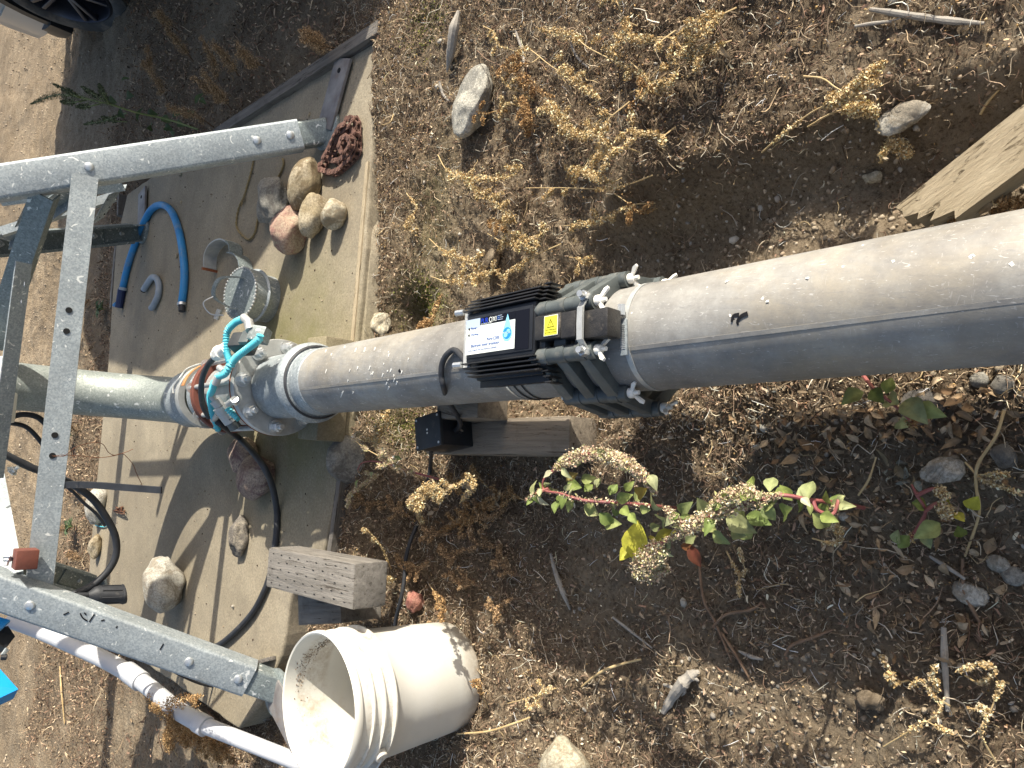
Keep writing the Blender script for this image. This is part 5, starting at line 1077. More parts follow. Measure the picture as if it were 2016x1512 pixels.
def long_threads():
    out = []
    for k in range(4):
        rs = np.random.default_rng(190+k); n = 7; t = np.linspace(-1, 1, n); P = np.stack([t, rs.uniform(-.4, .4)*t**2+rs.uniform(-.25, .25)*np.sin(t*4), .08*np.sin(t*2+k)], 1); V = []; F = []
        for i in range(n):
            for a in (0, 2.1, 4.2): V.append(P[i]+np.array([0, math.cos(a), math.sin(a)])*(.026*(1-.4*t[i])))
        for i in range(n-1):
            for j in range(3): F.append((3*i+j, 3*i+(j+1) % 3, 3*i+3+(j+1) % 3, 3*i+3+j))
        out.append((V, F))
    return out
LT = long_threads()
TH = threads()
BR1 = [(.18, .132, .084), (.105, .073, .046), (.25, .19, .125), (.06, .042, .028), (.32, .25, .17), (.14, .098, .062)]
BR2 = [(.34, .27, .18), (.43, .36, .26), (.25, .185, .115), (.50, .45, .36)]
RED = [(.15, .092, .062), (.20, .13, .088), (.09, .058, .040), (.28, .20, .135)]
lm = lambda x, y: litter_mask(x, y)
lm2 = lambda x, y: np.clip(litter_mask(x, y)*1.0+.12, 0, 1)
scatter('leaf_litter', 190000, lambda N: zone(N, -1.5, 1.3, -.35, 2.35, lm), FLAKE, BR1+BR1+RED+[BR2[0], BR2[2], BR2[1]], (.0015, .0046), alignz=.8)
scatter('leaf_litter', 84000, lambda N: zone(N, -1.5, 1.3, -.35, 2.35, lm, (0, .012)), CURL, BR1+RED+BR2[:3], (.0020, .0070), alignz=.9)
for k in range(4):
    scatter('twig_litter', 19000, lambda N: zone(N, -1.5, 1.3, -.35, 2.35, lm2, (0, .014)), TH[k], RED+BR1[:3]+BR2, (.004, .018), alignz=.5)
scatter('straw_litter', 3600, lambda N: zone(N, -1.5, 1.3, -.35, 2.35, lm2, (.002, .012)), STICKT, BR2+[(.62, .56, .45)], (.006, .022), alignz=.25)
for k in range(4): scatter('stem_litter', 1900, lambda N: zone(N, -1.5, 1.3, -.35, 2.35, lm2, (.003, .016)), LT[k], RED+BR1[:3]+BR2+[(.50, .38, .21)], (.014, .040), alignz=.22)
def seeds_d(x, y): return np.clip(litter_mask(x, y)*sm(.05, .6, x+.0*y)+.25*litter_mask(x, y), 0, 1)
scatter('seed_litter', 26000, lambda N: zone(N, -1.5, 1.3, -.35, 2.3, seeds_d, (.002, .012)), OCT, [(.42, .28, .12), (.34, .21, .09), (.50, .36, .19)], (.0010, .0028), alignz=.8)
def peb_d(x, y):
    s = x-xp(y); return np.clip(.35+1.4*(1-litter_mask(x, y))*.8, 0, 1)
scatter('gravel', 12000, lambda N: zone(N, -1.5, 1.3, -.35, 2.35, peb_d, (-.001, .002)), ICO, [(.24, .19, .13), (.30, .25, .18), (.18, .135, .09), (.34, .31, .26), (.20, .16, .11)], (.001, .0045), colv=.2)
scatter('gravel', 260, lambda N: zone(N, -1.5, 1.3, -.35, 2.35, peb_d, (0, .004)), ICO, [(.34, .31, .26), (.42, .39, .33), (.26, .23, .19)], (.003, .009), colv=.15)
def clod_d(x, y):
    s = x-xp(y); return np.clip(1.0*np.exp(-(((x+.50)/.13)**2+((y-.33)/.22)**2))+.6*np.exp(-(((x+.74)/.12)**2+((y-1.0)/.14)**2))+.9*np.exp(-(((s-.22)/.12)**2))*sm(1.0, .8, y)+.7*np.exp(-(((s+.12)/.10)**2))*sm(1.0, .9, y), 0, 1)
scatter('soil_clods', 26000, lambda N: zone(N, -1.5, 1.0, -.3, 1.1, clod_d, (-.002, .002)), ICO, [(.33, .27, .19), (.27, .21, .145), (.37, .31, .23)], (.0010, .0050), colv=.12)
far_d = lambda x, y: np.clip(litter_mask(x, y)*sm(5.1, 4.8, y+.25*x*0), 0, 1)
scatter('leaf_litter', 30000, lambda N: zone(N, -3.2, 3.0, 2.2, 5.2, far_d, (0, .015)), CURL, BR1+RED, (.005, .014), alignz=.9)
scatter('leaf_litter', 60000, lambda N: zone(N, -2.6, 2.6, 2.2, 5.2, far_d, (0, .02)), FLAKE, BR1+RED+[BR2[2]], (.003, .008), alignz=.9)
for k in range(2): scatter('twig_litter', 4000, lambda N: zone(N, -3.2, 3.0, 2.2, 5.2, far_d, (0, .02)), TH[k], RED+BR1[:3]+[BR2[0]], (.015, .05), alignz=.35)
scatter('gravel', 6000, lambda N: zone(N, -4.0, 4.0, 4.6, 9.5, lambda x, y: .35+.5*(y > 5), (-.004, .001)), ICO, [(.30, .24, .17), (.24, .185, .125), (.33, .27, .20)], (.003, .012), colv=.15)
# crumbs lying on the slab
scatter('slab_crumbs', 1000, lambda N: (lambda x, y: np.stack([x, y, np.full(len(x), PADZ+.001)], 1)[inpad(x, y, -.03)])(RNG.uniform(-1.5, .98, N), RNG.uniform(1.75, 4.3, N)), OCT, [(.10, .07, .045), (.22, .17, .11), (.30, .25, .18), (.06, .04, .03)], (.0008, .0042))
# green ground moss beside the slab
scatter('moss', 5200, lambda N: (lambda p: p)(np.stack([(x := np.concatenate([RNG.normal(.17, .055, N//2), RNG.normal(-.165, .03, N//4), RNG.normal(.98, .05, N//4)])), (y := np.concatenate([RNG.normal(1.64, .05, N//2), RNG.normal(1.60, .06, N//4), RNG.normal(1.72, .05, N//4)])), height(x, y)+.002], 1)), FLAKE, [(.14, .16, .03), (.20, .20, .05), (.09, .10, .02)], (.0015, .0045), alignz=.8)

# ------------------------------------------------------------------ weeds
def seg_mesh(parts): pass
def heads(parent, P, r0, r1, count, pal, name='seed_head', fs=(.0014, .0038), t0=0.0, t1=1.0, mat='fines', bumps=5):
    P = np.asarray(P); L = np.concatenate([[0], np.cumsum(np.linalg.norm(np.diff(P, axis=0), axis=1))]); 
    def smp(N):
        t = (t0+(t1-t0)*RNG.random(N)); s = t*L[-1]; c = np.stack([np.interp(s, L, P[:, i]) for i in range(3)], 1); u = (t-t0)/(t1-t0)
        rad = (r0+(r1-r0)*u)*(.65+.5*np.abs(np.sin(u*bumps*math.pi+parent.location.x*50)))*np.sqrt(np.clip(np.minimum(u*6, (1-u)*5), .15, 1)); d = RNG.normal(size=(N, 3)); d /= np.linalg.norm(d, axis=1)[:, None]
        return c+d*(rad*RNG.random(N)**.35)[:, None]
    return scatter(name, count, smp, FLAKE if count > 60 else OCT, pal, fs, parent=parent, kind=None, mat=mat)
GOLD = [(.56, .41, .20), (.46, .32, .145), (.66, .51, .29), (.38, .25, .11), (.70, .58, .38)]
GOLDR = [(.40, .25, .11), (.32, .19, .08), (.48, .32, .16), (.24, .135, .06)]
BGW = [(.42, .28, .15), (.34, .22, .115), (.50, .35, .20), (.22, .14, .075)]
CREAM = [(.62, .50, .33), (.52, .39, .25), (.68, .58, .40), (.46, .31, .23), (.46, .44, .20)]
def leaf(parent, p, d, up, L, W, pal, mat='leafy', curl=.3, name='leaf'):
    d = np.asarray(d, float); d /= np.linalg.norm(d); up = np.asarray(up, float); s = np.cross(d, up); s /= np.linalg.norm(s)+1e-9; n = np.cross(s, d); V = []; F = []; R_ = 7
    prof = [.10, .55, .95, 1.0, .8, .45, .04]
    for i in range(R_):
        t = i/(R_-1); c = np.asarray(p)+d*L*t+n*(curl*L*(-(t**2)+.35*t)); w_ = W*prof[i]
        for k, a in enumerate((-1, -.5, 0, .5, 1)):
            V.append(c+s*w_*a+n*(abs(a)*w_*.45+.12*w_*math.sin(i*2.1+k*1.7)))
    for i in range(R_-1):
        for k in range(4): F.append((i*5+k, i*5+k+1, (i+1)*5+k+1, (i+1)*5+k))
    me = bpy.data.meshes.new(name); o = np.array(ORG[parent.name]); me.from_pydata([tuple(v-o) for v in V], [], F); me.shade_smooth(); c = np.array(random.choice(pal))*random.uniform(.85, 1.15)
    ca = me.color_attributes.new('Col', 'FLOAT_COLOR', 'POINT'); arr = np.ones((len(V), 4)); arr[:, :3] = c
    arr[:, :3] *= np.array([1.25 if (k % 5) == 2 else 1.0 for k in range(len(V))])[:, None]; ca.data.foreach_set('color', arr.ravel().astype(np.float32)); me.materials.append(MATS[mat])
    ob = bpy.data.objects.new(name, me); COL.objects.link(ob); ob.parent = parent; return ob
simple('stem_straw', (.42, .29, .13), (.55, .42, .22), 30, .7, 0, .3, 200, .001); simple('stem_red', (.20, .04, .05), (.33, .13, .10), 20, .55, 0, .1, 200, .001); simple('stem_brown', (.14, .085, .05), (.24, .155, .095), 30, .8, 0, .4, 200, .001); simple('stem_green', (.10, .15, .04), (.20, .22, .08), 30, .6, 0, .2, 200, .001); simple('stick_grey', (.24, .215, .18), (.38, .35, .30), 30, .85, 0, .5, 120, .002, dirt=((.12, .09, .06), 30, .55, .6))
def gh(px, py, h): # point h above the soil along the pixel's ray
    p = gz(px, py, h); 
    for _ in range(6): p = gz(px, py, float(height(p[0], p[1]))+h)
    return p
def stalk(pts, label, r=(.0015, .0009), head=((.45, 1.0, .010, .006, 500),), pal=GOLD, stem='stem_straw', twigs=4, name='dry_weed', group=None, cat='weed', tuft=.010, leaves=0):
    P = spline([gh(a, b, h) for a, b, h in pts], 6); root = P[0]; t = thing(name, tuple(root), label, cat, group); MB().tube(P, np.linspace(r[0], r[1], len(P)), 6).build('stem', stem, t)
    for a, b, r0, r1, n in head: heads(t, P, r0*1.15, r1*1.15, int(n*1.7), pal, t0=a, t1=b)
    T = np.gradient(P, axis=0); 
    for k in range(int(twigs*1.4)):
        i = random.randint(int(len(P)*.25), len(P)-2); d = T[i]/np.linalg.norm(T[i]); s_ = np.cross(d, (0, 0, 1))*random.choice((-1, 1))+np.array([0, 0, .35])+d*.8; s_ /= np.linalg.norm(s_); L_ = random.uniform(.018, .045)
        Q = spline([P[i], P[i]+s_*L_*.55, P[i]+s_*L_+np.array([0, 0, -.004])], 4); MB().tube(Q, [r[1]]*len(Q), 5).build('side_stem', stem, t); heads(t, Q, tuft*.6, tuft, 190, pal, 'seed_tuft', t0=.35, t1=1.0, bumps=1)
    for k in range(leaves):
        i = random.randint(3, len(P)-3); leaf(t, P[i], (random.uniform(-1, 1), random.uniform(-1, 1), random.uniform(-.2, .4)), (0, 0, 1), random.uniform(.012, .03), random.uniform(.004, .008), [(.42, .32, .20), (.33, .23, .13)], curl=1.0)
    return t
G1 = 'dry golden weed stalks on the soil right of the pipe'
S = stalk
S([(1000, 150, .02), (1030, 95, .05), (1085, 130, .07), (1140, 165, .07), (1180, 195, .05)], 'golden dry stalk slanting down right of the granite rock', head=((.05, .3, .008, .006, 220), (.6, 1, .012, .009, 700)), group=G1)
S([(1125, 70, .03), (1062, 58, .06)][::-1]+[(1160, 95, .05), (1230, 130, .03), (1262, 150, .02)], 'long golden stalk from near the top edge towards lower right', head=((0, .35, .012, .010, 600), (.7, 1, .006, .006, 200)), group=G1)
S([(940, 100, .03), (960, 118, .05), (1000, 135, .06), (1032, 150, .05), (1060, 178, .04), (1090, 190, .03)], 'brownish stalk with tufts beginning left above the granite rock', pal=GOLDR, head=((.45, 1, .009, .008, 500),), group=G1, stem='stem_brown')
S([(1028, 190, .05), (1035, 215, .06), (1042, 240, .06), (1038, 268, .04)], 'short drooping orange-brown seed spike close to the granite rock', pal=GOLDR, head=((0, 1, .012, .012, 900),), group=G1, twigs=2)
S([(1185, 235, .03), (1130, 265, .06), (1100, 235, .08), (1085, 210, .07), (1078, 205, .05)], 'thick pale golden head curled over at the middle of the right soil', head=((.3, 1, .016, .012, 1500),), group=G1, twigs=3)
S([(1145, 275, .06), (1115, 255, .08), (1105, 235, .07), (1085, 218, .05)], 'bushy golden head just under the curled one', head=((.1, 1, .014, .010, 1000),), group=G1, twigs=2)
S([(1240, 200, .03), (1200, 232, .06), (1165, 262, .07), (1140, 270, .06)], 'golden stalk with loose tufts running towards the curled head', head=((.3, 1, .009, .010, 600),), group=G1)
S([(862, 305, .02), (880, 335, .06), (915, 350, .07), (960, 352, .07), (1010, 345, .05), (1015, 330, .04)], 'golden stalk arching across the bare patch below the granite rock', head=((.3, 1, .010, .010, 800),), group=G1, twigs=6)
S([(905, 340, .05), (935, 372, .07), (970, 395, .07), (1000, 420, .06), (1015, 440, .03)], 'golden branch hanging down from the arching stalk', head=((0, 1, .011, .009, 1000),), group=G1, twigs=6)
S([(1285, 345, .04), (1240, 362, .06), (1190, 372, .06), (1120, 370, .05), (1035, 370, .03)], 'nearly level straw stalk with few tufts in the middle of the right soil', head=((.1, .35, .006, .006, 160),), group=G1, twigs=3)
S([(1150, 335, .06), (1175, 350, .07), (1205, 358, .06), (1225, 350, .04)], 'small golden spike above the level straw stalk', head=((0, .9, .011, .009, 700),), group=G1, twigs=1)
S([(1290, 400, .03), (1240, 405, .05), (1180, 435, .05), (1110, 445, .04)], 'golden stalk near the plastic ring with tufts at its end', head=((.2, .9, .006, .010, 500),), group=G1, twigs=3)
S([(870, 580, .03), (855, 610, .05), (845, 640, .05), (835, 625, .03)], 'orange-brown stalk at the right side of the pipe before the finned unit', pal=GOLDR, head=((0, 1, .008, .008, 600),), group=G1, twigs=3)
S([(845, 470, .03), (880, 500, .06), (920, 512, .06), (950, 525, .05), (930, 560, .03)], 'tangled golden weed right of the finned unit', head=((.2, 1, .009, .009, 800),), group=G1, twigs=7)
S([(850, 545, .03), (885, 555, .05), (930, 545, .06), (985, 530, .04)], 'low golden weed touching the fins of the control unit', head=((.2, 1, .008, .008, 600),), group=G1, twigs=5)
S([(960, 460, .03), (1000, 480, .05), (1050, 470, .06), (1080, 450, .04)], 'golden weed between the clay rock and the level stalk', head=((.2, 1, .009, .007, 600),), group=G1, twigs=5)
S([(1105, 480, .02), (1060, 500, .05), (1025, 520, .05), (990, 545, .04)], 'loose golden weed above the plastic ring', head=((.4, 1, .007, .007, 400),), group=G1, twigs=4)
S([(1500, 300, .02), (1540, 265, .04), (1600, 220, .05), (1655, 195, .06), (1690, 165, .07), (1742, 122, .06)], 'long fallen stalk with a thick pale seed head at upper right', head=((.12, .4, .005, .004, 120), (.58, 1, .010, .010, 1500)), pal=GOLD, group=G1, twigs=2)
S([(1582, 150, .03), (1620, 155, .04), (1650, 175, .05), (1700, 195, .06)], 'pale bent side stalk under the thick seed head', head=((.8, 1, .006, .006, 100),), group=G1, twigs=0)
S([(1590, 250, .02), (1640, 222, .05), (1680, 215, .06), (1710, 215, .06), (1735, 250, .05), (1765, 285, .04), (1790, 305, .03)], 'fallen stalk with separate golden clusters pointing to the plank', head=((.35, .6, .012, .010, 700), (.68, .76, .006, .006, 150), (.8, 1, .011, .010, 700)), group=G1, twigs=1)
S([(1450, 15, .03), (1400, 40, .05), (1370, 70, .06), (1350, 90, .04)], 'golden weed cut by the top edge right of centre', head=((.2, 1, .009, .009, 600),), group=G1, twigs=6)
S([(1330, 60, .03), (1290, 85, .05), (1250, 75, .06), (1210, 70, .04)], 'golden weed with bent tip near the top edge', head=((.3, 1, .008, .010, 500),), group=G1, twigs=6)
S([(1440, 80, .02), (1400, 95, .04), (1340, 130, .05), (1300, 150, .04)], 'golden stalk with leafy tufts right of the top weeds', head=((.1, .6, .007, .007, 400),), group=G1, twigs=7, leaves=4)
S([(1260, 300, .02), (1225, 290, .05), (1190, 300, .06), (1160, 320, .04)], 'golden weed just above the small golden spike', head=((.2, 1, .009, .009, 700),), group=G1, twigs=5)
S([(1330, 250, .02), (1300, 270, .04), (1270, 265, .05), (1235, 255, .03)], 'thin golden weed at the head of the trench', head=((.3, 1, .006, .006, 300),), group=G1, twigs=5)
S([(800, 380, .02), (820, 410, .03), (800, 440, .04), (822, 465, .03)], 'small golden weed at the soil edge in front of the slab', head=((.1, 1, .006, .005, 300),), group=G1, twigs=3)
S([(775, 225, .01), (765, 243, .03), (735, 246, .06), (714, 244, .07)], 'tiny straw weed leaning over the near slab corner', head=((.6, 1, .004, .004, 60),), group=G1, twigs=1)
S([(2016, 400, .02), (1990, 398, .05), (1955, 402, .06), (1935, 382, .05), (1925, 395, .06), (1930, 410, .05)], 'curled golden weed lying on the plank against the pipe', head=((0, .4, .008, .010, 500),), pal=GOLDR, twigs=3, leaves=5)
rw = random.Random(5)
for i in range(15):
    px = rw.uniform(860, 1420); py = rw.uniform(25, 560-.35*max(0, px-1050)); a = rw.uniform(-.7, .7)+(math.pi if rw.random() < .5 else 0); L_ = rw.uniform(45, 110)
    S([(px, py, .015), (px+L_*.35*math.cos(a), py+L_*.35*math.sin(a)+rw.uniform(-9, 9), .045), (px+L_*.7*math.cos(a+.2), py+L_*.7*math.sin(a+.2), .055), (px+L_*math.cos(a), py+L_*math.sin(a)+rw.uniform(-8, 8), .03)], 'thin sparse dry weed stem lying among the bushier golden weeds right of the pipe', r=(.0013, .0008), head=((.3, .95, .0045, .004, 170),), group='thin dry stems right of the pipe', twigs=3, tuft=.007, pal=GOLD if i % 3 else GOLDR)
G2 = 'dry golden weed stalks left of the pipe'
S([(835, 945, .13), (800, 925, .20), (760, 905, .24), (715, 880, .27), (698, 862, .26), (712, 850, .22)], 'dry stalk with spaced cream clusters arching over the grey boulder', head=((.18, .24, .007, .007, 110), (.42, .50, .008, .008, 160), (.62, .68, .006, .006, 110), (.78, .98, .007, .007, 330)), pal=CREAM, group=G2, twigs=4)
S([(870, 990, .15), (850, 960, .24), (830, 975, .26), (812, 990, .25), (825, 1005, .22)], 'bunched cream seed head beside the arching dry stalk', head=((.1, 1, .016, .014, 1700),), pal=GOLD, group=G2, twigs=3, leaves=4)
S([(905, 990, .10), (930, 960, .22), (925, 945, .25), (880, 965, .26), (840, 980, .25)], 'cream stalk crossing to the bunched seed head', head=((.1, .9, .007, .009, 600),), pal=GOLD, group=G2, twigs=3, leaves=4)
S([(720, 960, .05), (740, 935, .09), (700, 965, .09), (680, 985, .07)], 'grey green seed spike hanging against the boulder edge', head=((.2, 1, .007, .007, 500),), pal=CREAM, group=G2, twigs=2, leaves=3)
S([(700, 868, .10), (735, 862, .13), (750, 850, .12), (765, 830, .11), (750, 815, .10)], 'cream weed in front of the boulder below the flange', head=((.2, 1, .008, .008, 600),), pal=GOLD, group=G2, twigs=4)
S([(770, 1120, .02), (755, 1085, .10), (738, 1060, .15), (715, 1038, .18)], 'thin straight dry stalk leaning over the near end of the timber block', r=(.0016, .0012), head=((.2, .95, .0035, .003, 130),), group=G2, twigs=2)
S([(775, 1140, .03), (750, 1150, .07), (720, 1175, .08), (712, 1190, .06)], 'cream dry weed clump at the near end of the timber block', head=((0, 1, .014, .013, 1500),), pal=GOLD, group=G2, twigs=4, leaves=5)
S([(712, 1235, .02), (705, 1215, .06), (718, 1190, .08)], 'brown curled stem between timber block and bucket', head=((.6, 1, .006, .006, 150),), pal=GOLDR, group=G2, twigs=2, stem='stem_brown')
S([(845, 1150, .02), (862, 1178, .09), (870, 1195, .15), (878, 1205, .19)], 'brown weed tufts against the bucket above its base', head=((.2, 1, .007, .006, 400),), pal=GOLDR, group=G2, twigs=4)
S([(960, 1395, .02), (948, 1365, .05), (941, 1345, .06), (938, 1338, .06)], 'tiny orange weed tuft touching the bucket base', head=((.5, 1, .006, .007, 220),), pal=GOLDR, group=G2, twigs=1)
G3 = 'dry weeds around the white conduit'
for i, (pp, lb) in enumerate((([(395, 1500, .02), (370, 1460, .10), (345, 1420, .18), (330, 1385, .22), (395, 1370, .20)], 'golden dry weed leaning over the conduit joint'), ([(420, 1512, .02), (400, 1480, .08), (370, 1440, .14), (310, 1400, .20), (295, 1385, .20)], 'brown dry weed left of the conduit with tip pointing far'),
        ([(440, 1510, .02), (420, 1475, .08), (395, 1450, .10), (345, 1445, .13)], 'dry weed bush at the lower edge beside the conduit'), ([(350, 1490, .02), (330, 1455, .10), (340, 1430, .15), (360, 1395, .18)], 'dry weed crossing under the conduit joint'), ([(470, 1512, .02), (450, 1490, .06), (425, 1460, .08), (385, 1430, .10)], 'low dry weed at the lower edge nearest the bucket'))):
    pp = [(a, b, h*1.5+.02) for a, b, h in pp]
    S(pp, lb, head=((.2, 1, .020, .016, 1700),), pal=GOLDR, group=G3, twigs=8, tuft=.020)
G4 = 'dry brown weeds beyond the slab'
bgw = [((455, 215), (405, 150)), ((450, 200), (385, 155)), ((430, 160), (400, 80)), ((470, 150), (420, 90)), ((330, 200), (280, 120)), ((660, 95), (600, 70)), ((640, 85), (590, 60)), ((380, 120), (330, 60)), ((300, 160), (290, 90)), ((350, 60), (310, 20)), ((520, 130), (470, 100)), ((420, 250), (330, 215))]
wl = ['rusty brown seed plume slanting over the side board', 'second rusty seed plume beside the long plume at the side board', 'dark dry weed in the shade beyond the side board', 'tall dry weed halfway along the side board', 'brown weed beside the green stalk in the vehicle shade', 'dry weed near the far end of the slab corner board', 'low dry weed at the slab corner board', 'dry weed in the shade below the top edge', 'faint dry weed close to the green stalk tip', 'dry weed cut by the top edge right of the tyre', 'loose dry weed above the middle of the side board', 'dry weed under the green stalk by the tower leg']
for (a, b), lb in zip(bgw, wl):
    mid = ((a[0]+b[0])/2+random.uniform(-8, 8), (a[1]+b[1])/2+random.uniform(-8, 8)); S([(*a, .02), (*mid, .12), (*b, .20)], lb, r=(.004, .002), head=((.35, 1, .030, .014, 900),), pal=BGW, group=G4, twigs=6, tuft=.02, stem='stem_brown')
for i in (0, 2, 4, 6, 8, 10, 12, 14):
    px = [165, 185, 175, 200, 160, 190, 170, 210, 150, 165, 150, 155, 140, 150, 160, 145][i]; py = [500, 540, 590, 640, 660, 700, 430, 470, 850, 900, 960, 1010, 1040, 1075, 1100, 1125][i]
    lbs = ['dry brown weed beyond the slab, seen under the front brace near the rear right leg', 'dry brown weed beyond the slab, seen left of the riser under the front brace']
    S([(px, py, .01), (px-14, py+random.uniform(-14, 14), .06), (px-26, py+random.uniform(-20, 20), .08)], lbs[i > 7], r=(.003, .0015), head=((.1, 1, .030, .020, 700),), pal=BGW+BR1[:2], group='low dry weeds behind the slab '+('right' if i < 8 else 'left'), twigs=3, tuft=.015, stem='stem_brown')
# green and ripe pigweed
PALX = [(.46, .48, .26), (.40, .44, .22), (.52, .46, .26), (.56, .54, .36)]
def pigweed(stems, label, lv, hd, pal=CREAM, gpal=None, name='pigweed', hup=0.0, ls=.8, stm='stem_red', sr=1.0, auto=0):
    stems = [[(a, b, h+(hup if h > .09 else hup*.6)) for a, b, h in q] for q in stems]; lv = [(*q[:2], q[2]+hup, *q[3:5], q[5]*ls, q[6]*ls, q[7]) for q in lv]
    gpal = gpal or [(.27, .33, .09), (.33, .37, .13), (.19, .25, .07), (.41, .43, .20)]
    P0 = spline([gh(a, b, h) for a, b, h in stems[0]], 6); t = thing(name, tuple(P0[0]), label, 'weed'); Ps = []
    for s_ in stems:
        P = spline([gh(a, b, h) for a, b, h in s_], 6); Ps.append(P); MB().tube(P, np.linspace(.0030, .0016, len(P))*sr, 8).build('stem', stm, t)
    for k in range(auto):
        P = Ps[k % len(Ps)]; i = random.randint(1, len(P)-2); dd = (random.uniform(-1, 1), random.uniform(-1, 1), random.uniform(-.3, .5)); L_ = random.uniform(.010, .026); leaf(t, P[i]+np.array([random.uniform(-.008, .008), random.uniform(-.008, .008), random.uniform(-.006, .006)]), dd, (random.uniform(-.7, .7), random.uniform(-.7, .7), 1), L_, L_*random.uniform(.22, .4), gpal+PALX, curl=random.uniform(-.4, 1.2))
    for k, a, b, r0, r1, n in hd: heads(t, Ps[k], r0, r1, n, pal, t0=a, t1=b, fs=(.0012, .0032), bumps=7)
    for (px, py, h, dx, dy, L, W, col) in lv:
        p = gh(px, py, h); q = gh(px+dx, py+dy, h+random.uniform(-.01, .012)); d = q-p; leaf(t, p, d, (random.uniform(-.5, .5), random.uniform(-.5, .2), 1), L, W, col or gpal, curl=random.uniform(.1, .7))
    return t
YEL = [(.50, .48, .06), (.55, .50, .08)]; PAL = [(.36, .40, .18), (.30, .36, .14)]; GRN = None
lv = []
for (px, py, dx, dy, L) in ((1100, 925, -25, -10, .03), (1118, 950, 20, 8, .045), (1145, 945, 30, -5, .04), (1100, 985, -10, 25, .035), (1090, 965, -20, 5, .03), (1150, 1000, 25, 12, .04), (1180, 1010, 20, 16, .045), (1165, 985, -5, 25, .04), (1200, 975, 12, -18, .035), (1215, 985, 20, -8, .04), (1225, 1000, 14, 16, .035), (1190, 1025, 28, 8, .05), (1240, 1010, 10, 18, .03), (1135, 920, 10, -22, .03), (1250, 985, 20, -22, .035), (1110, 970, -6, 22, .04), (1205, 1000, 22, 20, .035), (1150, 968, 20, -18, .03), (1075, 960, -16, -8, .022), (1065, 975, -14, 14, .022), (1260, 1000, 22, 6, .03), (1175, 960, 6, -24, .03), (1230, 965, 16, -16, .03), (1130, 985, -14, 18, .035)):
    lv.append((px, py, random.uniform(.14, .20), dx, dy, L, L*.36, GRN))
lv += [(1255, 975, .19, 12, -12, .045, .016, [(.38, .26, .04)]), (1115, 948, .2, 10, -8, .035, .013, [(.30, .24, .08), (.22, .26, .06)])]
pigweed([[(1330, 1000, .05), (1275, 995, .12), (1220, 990, .17), (1150, 985, .20), (1105, 972, .21), (1072, 965, .20), (1070, 945, .20), (1085, 930, .20)], [(1085, 930, .20), (1105, 915, .20), (1130, 900, .205), (1160, 893, .21), (1205, 900, .21), (1240, 915, .21), (1265, 935, .20), (1290, 972, .18)], [(1080, 962, .2), (1055, 972, .2), (1035, 985, .19)]],
        'green pigweed with red stem and thick arched cream seed head beside the timber beam', lv, [(1, .05, 1, .015, .011, 5200), (2, .2, 1, .006, .005, 300), (0, .35, .8, .007, .007, 450)], hup=.13, ls=.66, auto=20)
lv = []
for (px, py, dx, dy, L, c) in ((1310, 1020, -22, 14, .05, PAL), (1340, 1010, 14, -18, .04, PAL), (1300, 1035, -26, 4, .03, PAL), (1330, 1045, -26, 12, .045, [(.40, .36, .06)]), (1385, 1030, 22, 14, .04, None), (1400, 1010, -16, -16, .045, PAL), (1430, 1020, 24, 12, .05, None), (1450, 1030, 20, 20, .045, PAL), (1470, 1015, 24, 8, .04, None), (1490, 1000, 20, -14, .045, None), (1485, 960, -6, -16, .03, None), (1515, 968, 4, -20, .035, PAL), (1525, 975, 16, -4, .035, None), (1560, 985, -12, -14, .03, None), (1590, 985, 2, -22, .04, PAL), (1590, 985, -18, 14, .04, None), (1560, 1000, -16, 10, .045, None), (1600, 1010, 16, 14, .04, None), (1615, 1015, 20, 6, .03, None), (1440, 1045, 20, 10, .035, PAL), (1370, 1055, -18, 12, .03, PAL), (1405, 1045, 18, 20, .035, PAL), (1420, 995, -22, -8, .04, PAL), (1500, 990, 10, 14, .035, PAL), (1465, 1000, -18, 20, .04, None)):
    lv.append((px, py, random.uniform(.17, .22), dx, dy, L, L*.33, c))
lv += [(1250, 1102, .23, 2, -36, .075, .026, YEL), (1246, 1080, .22, -18, 14, .035, .014, YEL), (1340, 1075, .2, 22, 0, .02, .008, [(.20, .08, .03)]), (1355, 1070, .18, 18, 36, .05, .012, [(.16, .05, .03), (.45, .38, .25)]), (1300, 1060, .2, -26, 10, .045, .014, [(.42, .36, .06)])]
pigweed([[(1700, 1000, .03), (1650, 990, .12), (1600, 985, .18), (1540, 975, .21), (1490, 985, .22), (1440, 1000, .22), (1400, 1015, .23), (1350, 1040, .23), (1310, 1065, .23), (1270, 1075, .23)], [(1490, 975, .22), (1460, 970, .23), (1425, 985, .23), (1405, 1000, .22)], [(1600, 985, .18), (1610, 1005, .18), (1640, 1012, .17), (1650, 985, .17), (1630, 1040, .15)], [(1350, 1040, .23), (1330, 1020, .24), (1310, 1000, .24)], [(1310, 1065, .23), (1290, 1090, .23), (1262, 1120, .22), (1310, 1120, .21)]],
        'long leaning pigweed with pale leaves, cream seed clusters and one bright yellow leaf', lv, [(1, .0, 1, .014, .012, 2600), (0, .45, .9, .013, .013, 3000), (2, .62, 1, .005, .009, 900), (3, .2, 1, .008, .008, 500), (4, .1, 1, .018, .022, 5200)], hup=.05, auto=36)
lv = [(1795, 990, .06, 20, 4, .03, .012, GRN), (1850, 1030, .06, -30, 18, .045, .016, GRN), (1905, 1000, .05, 18, -18, .03, .013, YEL), (1880, 1010, .08, 14, 12, .022, .008, YEL), (1885, 1035, .08, 10, 26, .028, .010, [(.16, .20, .04)]), (1862, 1000, .08, 2, -22, .02, .008, YEL), (1790, 1055, .05, -16, 16, .03, .012, GRN), (1820, 1050, .05, 8, 22, .025, .010, PAL), (1765, 1070, .05, 0, -22, .03, .010, PAL)]
